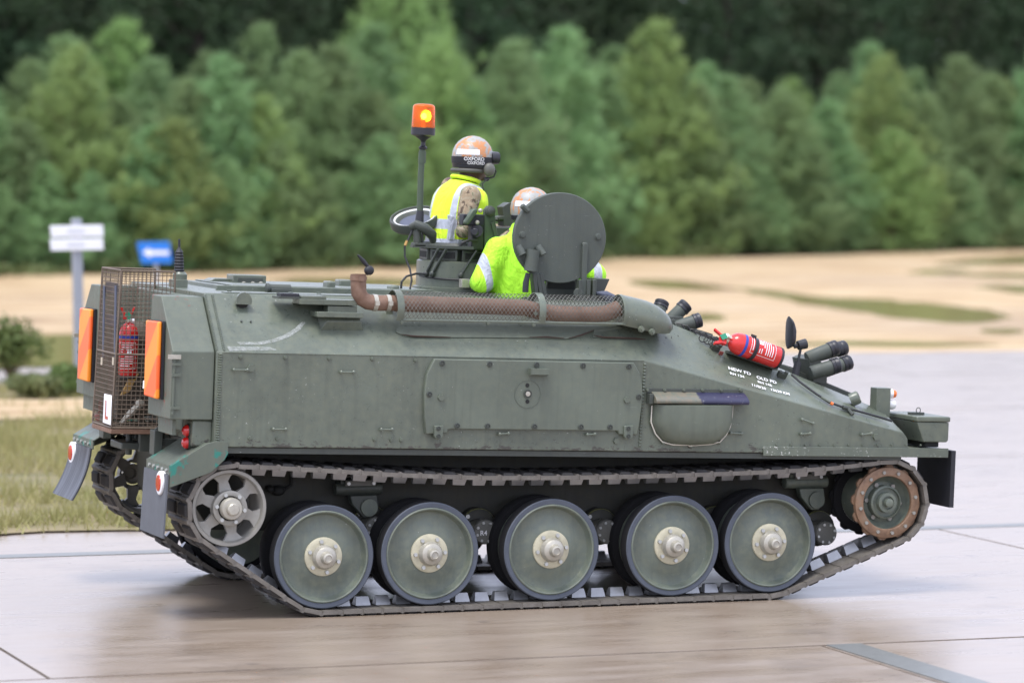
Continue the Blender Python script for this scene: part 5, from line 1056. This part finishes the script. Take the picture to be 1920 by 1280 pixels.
for px in (1086, 1101, 1112):
    c_ = hY(px, 545, YH-.03); mb.box(c_.x-.012, c_.x+.012, YH-.055, YH+.0, ZR+.0145, hY(px, 524, YH).z)
mb.cyl(hY(1084, 549, YH-.05), hY(1084, 549, YH), .028, None, 14); part('stay_bracket', mb, M['dark'], LID, bev=.003)
a, b = hY(1021, 522, YH+.14), hY(1078, 556, YH+.14); mb = MB(); mb.prism([(a.x-.01, ZR-.01), (b.x, ZR-.01), (b.x, a.z), (a.x+.01, a.z)], YH+.12, YH+.24); PB = part('periscope_block', mb, M['dark'], bev=.005)
mb = MB(); mb.box(a.x+.012, b.x-.012, YH+.117, YH+.1205, ZR+.06, a.z-.012); part('periscope_window', mb, M['void'], PB)
a, b = hY(1112, 522, YH+.1), hY(1140, 556, YH+.1); mb = MB(); mb.prism([(a.x, ZR-.01), (b.x-.06, ZR-.01), (b.x, a.z), (a.x, a.z)], YH+.08, YH+.25); part('periscope_block', mb, M['dark'], bev=.004)
mb = MB(); q = [(1122, 548), (1140, 545), (1170, 560), (1190, 575), (1150, 575)]; mb.ext([hY(px, py, -.56) for px, py in q], (0, .30, -.02)); part('canvas_cover', mb, M['web'], smooth=40, bev=.02)
# ================================================================== fire extinguishers
def extinguisher(base, axis, face, r_, L, label, Mx=None, valve=True):
    ax = V3(axis).normalized(); fc = (V3(face)-ax*V3(face).dot(ax)).normalized(); sd = ax.cross(fc)
    root = empty('fire_extinguisher', M=(HM @ Matrix.Translation(base)))
    P = lambda a, f, s_: ax*a+fc*f+sd*s_
    def sub(name, mb, mat, sm=45): return link(name, mb.mesh(name, mat, sm), root)
    mb = MB(); mb.lathe([(r_*.8, 0), (r_*.93, .006), (r_, .014), (r_, L*.70), (r_*.985, L*.76), (r_*.86, L*.84), (r_*.60, L*.90), (r_*.34, L*.93), (r_*.30, L*.95)], V3(), ax, 32, True); sub('cylinder', mb, M['red'])
    mb = MB(); mb.lathe([(r_*.82, -.010), (r_*.97, -.008), (r_*.99, .006), (r_*.90, .010)], V3(), ax, 32); sub('base_ring', mb, M['blackm'])
    mb = MB(); mb.lathe([(r_*1.008, L*.665), (r_*1.008, L*.715)], V3(), ax, 32); sub('colour_band', mb, M['blue'])
    lab = MB()
    def patch(a0, a1, t0, t1, mat, k=1.006, nm='printed_label'):
        m = MB(); rings = []
        for i in range(9):
            th = R(t0+(t1-t0)*i/8); rings.append([ax*a+(fc*math.cos(th)+sd*math.sin(th))*r_*k for a in (a0, a1)])
        m.loft(rings, False, False); sub(nm, m, mat)
    patch(L*.14, L*.60, -58, -56, M['white']); patch(L*.14, L*.60, 56, 58, M['white']); patch(L*.14, L*.148, -58, 58, M['white']); patch(L*.592, L*.60, -58, 58, M['white'])
    for i, (a0, t0, t1) in enumerate(((.55, -40, 40), (.51, -30, 34), (.47, -44, -20), (.47, 0, 46), (.43, -44, -22), (.39, -44, -18), (.35, -10, 46), (.31, -44, 46), (.27, -44, 38), (.23, -44, 44), (.19, -44, 20))): patch(L*a0, L*(a0+.014), t0, t1, M['white'])
    patch(L*.38, L*.455, 4, 30, M['white'], 1.007)
    mb = MB(); mb.lathe([(r_*.3, L*.94), (r_*.3, L*.99), (r_*.22, L*1.0)], V3(), ax, 14, True); mb.cyl(P(L*.97, r_*.2, 0), P(L*.97, r_*.62, 0), r_*.16, None, 10); sub('valve', mb, M['brass'])
    mb = MB(); mb.cyl(P(L*.965, -r_*.15, r_*.5), P(L*.965, r_*.0, r_*.1), r_*.26, None, 14); sub('gauge', mb, M['white'])
    mb = MB(); mb.obox(P(L*1.05, 0, -r_*.25), ax*L*.055, fc*r_*.18, sd*r_*.35); mb.obox(P(L*1.10, 0, -r_*.55), ax*L*.10+sd*-r_*.25, fc*r_*.16, sd*r_*.12); sub('lever', mb, M['red'])
    mb = MB(); mb.obox(P(L*1.13, 0, r_*.35), ax*L*.085+sd*r_*.22, fc*r_*.13, sd*r_*.10); sub('carry_handle', mb, M['red'])
    M.setdefault('tag', plain('green tag', (.02, .22, .12), .5)); mb = MB(); mb.obox(P(L*1.06, r_*.3, r_*.0), ax*L*.05-sd*r_*.2, fc*.002, sd*r_*.2+ax*.01); sub('safety_tag', mb, M['tag'])
    return tag(root, label, 'fire extinguisher', 'red fire extinguishers carried outside the vehicle')
hx0, hx1 = hY(1459, 671, -.93), hY(1364, 637, -.93); e1 = extinguisher(hx0, (hx1-hx0), (-.2, -.8, .55), .066, (hx1-hx0).length*1.04, 'red fire extinguisher strapped to the sloping front plate')
ax_ = (hx1-hx0).normalized(); mid = hx0+(hx1-hx0)*.52
mb = MB(); mb.lathe([(.0685, -.012), (.0685, .012)], mid, ax_, 28); mb.obox(mid+V3((.0, -.02, .072)), ax_*.014, (0, .01, 0), (0, 0, .010)); part('extinguisher_strap', mb, M['blackm'], HULL)
mb = MB(); mb.obox(hx0+(hx1-hx0)*.45+V3((0, .05, -.065)), (hx1-hx0)*.46, (0, .045, 0), ax_.cross(V3((0, 1, 0)))*.008); part('extinguisher_bracket', mb, M['dark'], HULL)
b0 = hY(240, 706, -.07); t0 = hY(242, 598, -.07); extinguisher(b0, (t0-b0), (-.5, -1, 0), .056, (t0-b0).length, 'red fire extinguisher standing inside the wire cage on the rear door')
b0 = hY(275, 733, -.42); t0 = hY(276, 665, -.42); extinguisher(b0+V3((.06, 0, 0)), (t0-b0), (-1, -.6, 0), .036, (t0-b0).length, 'small red fire extinguisher tucked between wire cage and near stowage bin')
# ================================================================== crew
t = NT('camouflage cloth'); n1 = t.noise(13, 4, .6, dist=.8); n2 = t.noise(21, 4, .6, dist=.6); n3 = t.noise(34, 3, .6)
c = t.ramp(n1, [(.38, (.34, .27, .18)), (.46, (.25, .19, .12)), (.54, (.30, .255, .175)), (.6, (.13, .145, .075))]); c = t.mix(t.ramp(n2, [(.56, 0.), (.58, 1.)]), c, (.085, .06, .04)); c = t.mix(t.ramp(n3, [(.62, 0.), (.65, 1.)]), c, (.42, .36, .27)); t.col(c).set(Roughness=.9).bump(t.noise(40, 4), .3, .006); M['camo'] = t.m
M['skin'] = plain('skin', (.085, .045, .030), .5, var=.12, bump=.05, Subsurface_Weight=.05)
def helmet_mat(seed):
    t = NT('helmet paint'); g = t.mapv((1, 1, .62)); n = t.noise(14+seed, 5, .62, g, .5); n2 = t.noise(60, 3, .6)
    c = t.mix(n2, (.24, .25, .24), (.36, .36, .34)); c = t.mix(t.ramp(n, [(.52, 0.), (.55, 1.)]), c, (.48, .21, .08)); c = t.mix(t.ramp(t.noise(38, 5, .7), [(.56, 0.), (.60, 1.)]), c, (.30, .27, .22)); t.col(c).set(Roughness=.45); return t.m
def vest_mat(name, base, W, off, strips, zb):
    t = NT(name); dp = t.n.new('ShaderNodeVectorMath'); dp.operation = 'DOT_PRODUCT'; t.l.new(t.tc(), dp.inputs[0]); dp.inputs[1].default_value = W; w = t.math('ADD', dp.outputs['Value'], off); z = t.xyz()[2]
    m = None
    def band(v, c_, h): return t.math('LESS_THAN', t.math('ABSOLUTE', t.math('SUBTRACT', v, c_)), h)
    for c_, h in strips:
        b = band(w, c_, h); m = b if m is None else t.math('MAXIMUM', m, b)
    for c_, h in zb:
        b = band(z, c_, h); m = b if m is None else t.math('MAXIMUM', m, b)
    n = t.noise(7, 4, .6); cc = t.mix(n, sc(base, .88), base); cc = t.mix(m, cc, (.44, .47, .53)); t.col(cc).set(Roughness=t.math('SUBTRACT', .75, t.math('MULTIPLY', m, .35))); t.bump(t.math('ADD', t.noise(7, 3, .55, t.mapv((1, 1, .45), None, (.3, .5, 0)), 2.2), t.math('MULTIPLY', t.noise(22, 3, .5, None, 1.), .12)), .55, .05); return t.m
def remesh(name, mb, vox, mats, smooth_it=6, sel=None):
    me = bpy.data.meshes.new(name); me.from_pydata(mb.v, [], mb.f); bm = bmesh.new(); bm.from_mesh(me); bmesh.ops.recalc_face_normals(bm, faces=bm.faces); bm.to_mesh(me); bm.free()
    o = bpy.data.objects.new(name, me); col.objects.link(o); m = o.modifiers.new('r', 'REMESH'); m.mode = 'VOXEL'; m.voxel_size = vox; m2 = o.modifiers.new('s', 'SMOOTH'); m2.iterations = smooth_it; m2.factor = .5
    bpy.context.view_layer.update(); me2 = baked(name, o); me2.materials.clear()
    for x in mats: me2.materials.append(x)
    if sel: me2.polygons.foreach_set('material_index', [sel(p.center) for p in me2.polygons])
    me2.shade_smooth(); return me2
def sec_ring(c, A, B, a, b, n=24, pw=2.4):
    out = []
    for i in range(n):
        th = 2*math.pi*i/n; ct, st = math.cos(th), math.sin(th)
        out.append(c+A*(a*math.copysign(abs(ct)**(2/pw), ct))+B*(b*math.copysign(abs(st)**(2/pw), st)))
    return out
def limb(mb, pts, rs_, n=14):
    mb.tube(pts, rs_, n); 
    for p, r_ in list(zip(pts, rs_))[1:-1]: mb.sph(p, r_*1.0, n=12, m=8)
def hand(mb, wrist, fwd, side, up):
    f, s_, u = V3(fwd).normalized(), V3(side).normalized(), V3(up).normalized(); p0 = V3(wrist)
    mb.loft([sec_ring(p0, s_, u, .026, .020), sec_ring(p0+f*.04, s_, u, .040, .018), sec_ring(p0+f*.09, s_, u, .041, .016)])
    for k, L in enumerate((.066, .078, .073, .056)):
        b = p0+f*.085+s_*(-.030+.020*k); mb.tube([b, b+f*L*.45-u*.008, b+f*L*.75-u*.026, b+f*L*.85-u*.046], [.0098, .0092, .0085, .007], 8)
    b = p0+f*.03-s_*.032; mb.tube([b, b+f*.03-s_*.022-u*.01, b+f*.062-s_*.026-u*.02], [.012, .011, .008], 8)
def person(name, base, neck, hip, Fd, label, helm_c, arms, jacket=None, lean=0.):
    root = empty(name, M=HM @ Matrix.Translation(base)); loc = lambda p: V3(p)-V3(base)
    N_, H_ = loc(neck), loc(hip); u = (N_-H_).normalized(); Ln = (N_-H_).length; W = V3((-Fd[1], Fd[0], 0)).normalized(); D = W.cross(u).normalized()
    if D.dot(V3(Fd)) < 0: D = -D
    T = [(-.35, .15, .115), (-.1, .16, .12), (.1, .155, .115), (.35, .165, .118), (.6, .185, .125), (.78, .190, .118), (.90, .165, .098), (.97, .11, .08), (1.02, .066, .064)]
    mb = MB(); mb.loft([sec_ring(H_+u*(Ln*t_), W, D, w, d) for t_, w, d in T])
    hc_ = loc(helm_c); hd = hc_+V3((.006, 0, -.035)); F3 = V3(Fd)
    mb.loft([sec_ring(N_-u*.05, W, D, .062, .062, 16, 2), sec_ring((N_+hd)/2+F3*.005, W, F3, .056, .060, 16, 2), sec_ring(hd-V3((0, 0, .05)), W, F3, .058, .066, 16, 2)])
    mb.sph(hd, .098, .078, .118); mb.sph(hd+F3*.035-V3((0, 0, .055)), .058, .056, .052); mb.sph(hd+F3*.098-V3((0, 0, .018)), .016, .014, .022); mb.sph(hd+F3*.088-V3((0, 0, .062)), .012, .024, .010); mb.sph(hd+F3*.075-V3((0, 0, .096)), .026, .026, .018)
    for s_ in (-1, 1): mb.sph(hd+W*(.079*s_)-V3((.01, 0, .01)), .018, .010, .030); mb.sph(hd+F3*.082+W*(.03*s_)+V3((0, 0, .012)), .014, .016, .010)
    wr = []
    for sh, el, wrp, hf in arms:
        sh, el, wrp = loc(sh), loc(el), loc(wrp); limb(mb, [sh+u*.0, sh*.5+el*.5, el, el*.45+wrp*.55, wrp], [.066, .058, .048, .042, .030]); mb.sph(sh, .068, .068, .068); hand(mb, wrp, hf, V3((0, 0, 1)).cross(V3(hf)), (0, 0, 1)); wr.append((wrp, V3(hf).normalized()))
    for s_ in (-1, 1):      # thighs and shins inside the hull
        h0 = H_-u*.10+W*(.09*s_); kn = h0+V3((.06, 0, -.40)); an = kn+V3((-.04, 0, -.36)); limb(mb, [h0, kn, an], [.085, .06, .042]); mb.tube([an, an+V3((-.04, 0, -.05)), an+F3*.16+V3((0, 0, -.06))], [.045, .045, .035], 10)
    zc = (hd.z+N_.z)/2-.03
    def sel(c):
        if c.z > N_.z+.015 and (c-hd).length < .24: return 1
        for w_, f in wr:
            if (c-w_).dot(f) > .0 and (c-w_).length < .2: return 1
        return 0
    bm_ = remesh('body', mb, .010, [M['camo'], M['skin']], 4, sel); link('body', bm_, root)
    tag(root, label, 'person'); return root, loc, N_, H_, u, W, D, Ln, hd, hc_, F3, T
def dome(mb, c, rx, ry, rz, z0, n=28, m=10, th=.006):
    rings = []
    for k in range(m+1):
        a = math.asin(z0/rz)+(math.pi/2-.02-math.asin(z0/rz))*k/m; rings.append([c+V3((rx*math.cos(a)*math.cos(2*math.pi*i/n), ry*math.cos(a)*math.sin(2*math.pi*i/n), rz*math.sin(a))) for i in range(n)])
    inner = [[c+(p-c)*.95 for p in r] for r in rings[::-1]]; mb.loft(inner[::-1][:1][::-1]+[], False) if False else None
    mb.loft(rings, True)
def epatch(c, R3, az0, az1, z0, z1, k, n=14, m=3):       # patch hugging the helmet
    mb = MB(); rings = []
    for i in range(n+1):
        az = R(az0+(az1-az0)*i/n); row = []
        for j in range(m+1):
            z = z0+(z1-z0)*j/m; q = math.sqrt(max(.02, 1-(z/R3[2])**2)) if z > 0 else math.sqrt(max(.02, 1-(z/(R3[2]*1.6))**2)); row.append(c+V3((R3[0]*k*q*math.cos(az), R3[1]*k*q*math.sin(az), z)))
        rings.append(row)
    mb.loft(rings, False, False); return mb
def gear_up(root, hc_, F3, strap, hm):
    RH = (.126, .116, .124); mb = MB()
    rings = []
    for z, q in ((-.055, .93), (-.045, .965), (-.02, .992), (0, 1.), (.03, .97), (.06, .875), (.085, .728), (.105, .532), (.118, .307), (.1235, .06)): rings.append([hc_+V3((RH[0]*q*math.cos(2*math.pi*i/32), RH[1]*q*math.sin(2*math.pi*i/32), z)) for i in range(32)])
    mb.loft(rings); h = link('helmet', mb.mesh('helmet', hm, 50), root)
    link('helmet_tape', epatch(hc_, RH, -160, -88, .008, .040, 1.012).mesh('helmet_tape', M['white'], 50), h)
    return RH, h
VESTY = (.66, .90, .035); VESTG = (.45, .95, .035)
# commander in the cupola
YP = .38; Fd = V3((.97, .24, 0)).normalized(); base = V3((CXp.x, YP, ZR))
nk, hp_ = hY(871, 345, YP), hY(838, 482, YP)
S1 = hY(882, 368, YP-.17); E1_ = hY(868, 433, YP-.24); W1_ = hY(922, 436, YP-.16)
S2 = hY(846, 352, YP+.19); E2_ = S2+V3((.08, .08, -.26)); W2_ = E2_+V3((.24, -.08, .02))
rt_, loc, N_, H_, u, Wv, Dv, Ln, hd, hcl, F3, T = person('person', base, nk, hp_, Fd, 'person in yellow vest and headset standing in the cupola', hY(886, 293, YP), [(S1, E1_, W1_, (.9, .3, 0)), (S2, E2_, W2_, (.95, -.2, 0))])
mb = MB(); TV = [(.02, .168, .132), (.12, .172, .132), (.35, .180, .136), (.6, .200, .142), (.78, .212, .136), (.90, .190, .116), (.955, .150, .100), (1.0, .096, .092), (1.025, .088, .088)]
mb.loft([sec_ring(H_+u*(Ln*t_), Wv, Dv, w, d) for t_, w, d in TV])
zb_c = loc(hY(815, 419, YP)).z
vm = vest_mat('yellow vest', VESTY, tuple(Wv), -N_.dot(Wv), [(-.118, .020), (.118, .020)], [(zb_c, .030), (loc(hY(840, 451, YP)).z, .012)])
vme = remesh('vest', mb, .012, [vm], 5); link('vest', vme, rt_)
mb = MB(); q = [(840, 402), (852, 405), (861, 440), (852, 452), (842, 450)]; mb.ext([loc(hY(px, py, YP-.17)) for px, py in q], (0, .02, 0)); bevel(link('vest_flap', mb.mesh('vest_flap', vm, 0), rt_), .008)
mb = MB(); mb.tube([N_+u*.02+(Wv*math.cos(a)+Dv*math.sin(a))*.082+V3((0, 0, .01)) for a in np.linspace(0, 6.28, 20)], .013, 8); link('collar', mb.mesh('collar', vm, 50), rt_)
RH, hm_ = gear_up(rt_, hcl, F3, True, helmet_mat(0))
bandm = plain('goggle strap', (.012, .012, .016), .6)
link('goggle_strap', epatch(hcl, RH, -205, 40, -.046, -.004, 1.035, 24, 2).mesh('goggle_strap', bandm, 50), hm_)
link('helmet_edge', epatch(hcl, RH, -215, 60, -.072, -.047, 1.02, 24, 2).mesh('helmet_edge', M['blackm'], 50), hm_)
def strap_text(s, az0, z0, size):
    me = text_mesh('strap_lettering', s, size, M['white']); bm = bmesh.new(); bm.from_mesh(me); bmesh.ops.subdivide_edges(bm, edges=[e for e in bm.edges if e.calc_length() > .012], cuts=2)
    for v in bm.verts:
        az = R(az0)+v.co.x/.125; z = z0+v.co.y; q_ = math.sqrt(1-(z/(RH[2]*1.6))**2) if z < 0 else 1.; v.co = hcl+V3((RH[0]*1.043*q_*math.cos(az), RH[1]*1.043*q_*math.sin(az), z))
    bm.to_mesh(me); bm.free(); link('strap_lettering', me, hm_)
strap_text('OXFORD', -132, -.027, .030); strap_text('OXFORD', -122, -.050, .026)
mb = MB(); g0 = hcl+V3((RH[0]*.97, 0, -.006)); mb.loft([sec_ring(g0+V3((dx, 0, 0)), V3((0, 1, 0)), V3((0, 0, 1)), .085*k, .040*k, 20, 3) for dx, k in ((-.02, .95), (.012, 1.), (.028, .96))]); gg = link('goggles', mb.mesh('goggles', M['blackm'], 40), rt_)
for s_ in (-1, 1):
    ec = hcl+V3((.070, .112*s_, -.078)); mb = MB(); mb.sph(ec, .036, .028, .042, 18, 12); link('ear_cup', mb.mesh('ear_cup', M['dark'] if 0 else plain('headset shell', (.10, .10, .085), .5), 60), rt_)
mb = MB(); mb.tube([hcl+V3((.1*math.cos(a)-.02, .105*math.sin(a), -.088)) for a in np.linspace(R(-60), R(-250), 14)], .013, 8); link('headset_band', mb.mesh('headset_band', plain('headset band', (.07, .07, .06), .6), 50), rt_)
ear = hcl+V3((.10, -.112, -.085)); mic = loc(hY(912, 336, YP-.09)); mb = MB(); mb.tube([ear, loc(hY(925, 312, YP-.1)), loc(hY(930, 322, YP-.1)), loc(hY(926, 332, YP-.1)), mic], .005, 6); mb.sph(mic, .020, .014, .014); link('microphone', mb.mesh('microphone', M['blackm'], 50), rt_)
mb = MB(); mb.tube([ear+V3((-.03, 0, -.04)), loc(hY(904, 345, YP-.12)), loc(hY(909, 368, YP-.13)), loc(hY(911, 392, YP-.1))], .004, 6); link('headset_cable', mb.mesh('headset_cable', M['cable'], 50), rt_)
# crew member behind the open hatch lid, back to us
YQ = -.13; Fd2 = V3((.30, .95, 0)).normalized(); base = V3((hY(1005, 560, YQ).x, YQ, ZR)); nk, hp_ = hY(985, 428, YQ), hY(1000, 600, YQ)
SL, EL = hY(935, 470, YQ-.02), hY(905, 528, YQ-.05); WL = EL+V3((.06, .27, -.02)); SR_, ER = hY(1062, 470, YQ+.02), hY(1115, 516, YQ-.02); WR = ER+V3((-.02, .26, .0))
rt2, loc2, N2, H2, u2, W2v, D2, Ln2, hd2, hcl2, F32, T2 = person('person', base, nk, hp_, Fd2, 'person in lime green jacket behind the open round hatch lid', hY(996, 390, YQ), [(SL, EL, WL, (.1, .95, 0)), (SR_, ER, WR, (0, 1, 0))])
mb = MB(); TJ = [(-.05, .21, .16), (.12, .235, .175), (.35, .25, .18), (.55, .255, .175), (.72, .245, .155), (.84, .20, .125), (.93, .135, .10), (1.0, .085, .085), (1.06, .078, .08)]
mb.loft([sec_ring(H2+u2*(Ln2*t_), W2v, D2, w, d) for t_, w, d in TJ])
for a, b, c_ in ((SL, EL, WL), (SR_, ER, WR)):
    a, b, c_ = loc2(a), loc2(b), loc2(c_); limb(mb, [a, (a+b)/2, b, (b+c_)/2, c_-(c_-b)*.08], [.085, .082, .075, .062, .048]); mb.sph(a, .088)
xl = loc2(hY(911, 500, YQ-.1)).x; xr_ = loc2(hY(1118, 508, YQ-.05)).x
jm = vest_mat('lime jacket', VESTG, (1, 0, .26), 0., [(xl+.26*loc2(hY(911, 500, YQ)).z, .026)], []); tj = jm.node_tree
nt_ = NT.__new__(NT); nt_.m = jm; nt_.t = tj; nt_.n = tj.nodes; nt_.l = tj.links; nt_.b = tj.nodes['Principled BSDF']; nt_._tc = None
bc = nt_.b.inputs['Base Color'].links[0].from_socket; msk = nt_.math('LESS_THAN', nt_.math('ABSOLUTE', nt_.math('SUBTRACT', nt_.xyz()[0], xr_)), .026); nt_.col(nt_.mix(msk, bc, (.44, .47, .53)))
link('jacket', remesh('jacket', mb, .014, [jm], 6), rt2)
gear_up(rt2, hcl2, F32, False, helmet_mat(3))
mb = epatch(hcl2, (.126, .116, .124), -215, 60, -.072, -.047, 1.02, 24, 2); link('helmet_edge', mb.mesh('helmet_edge', M['blackm'], 50), rt2)
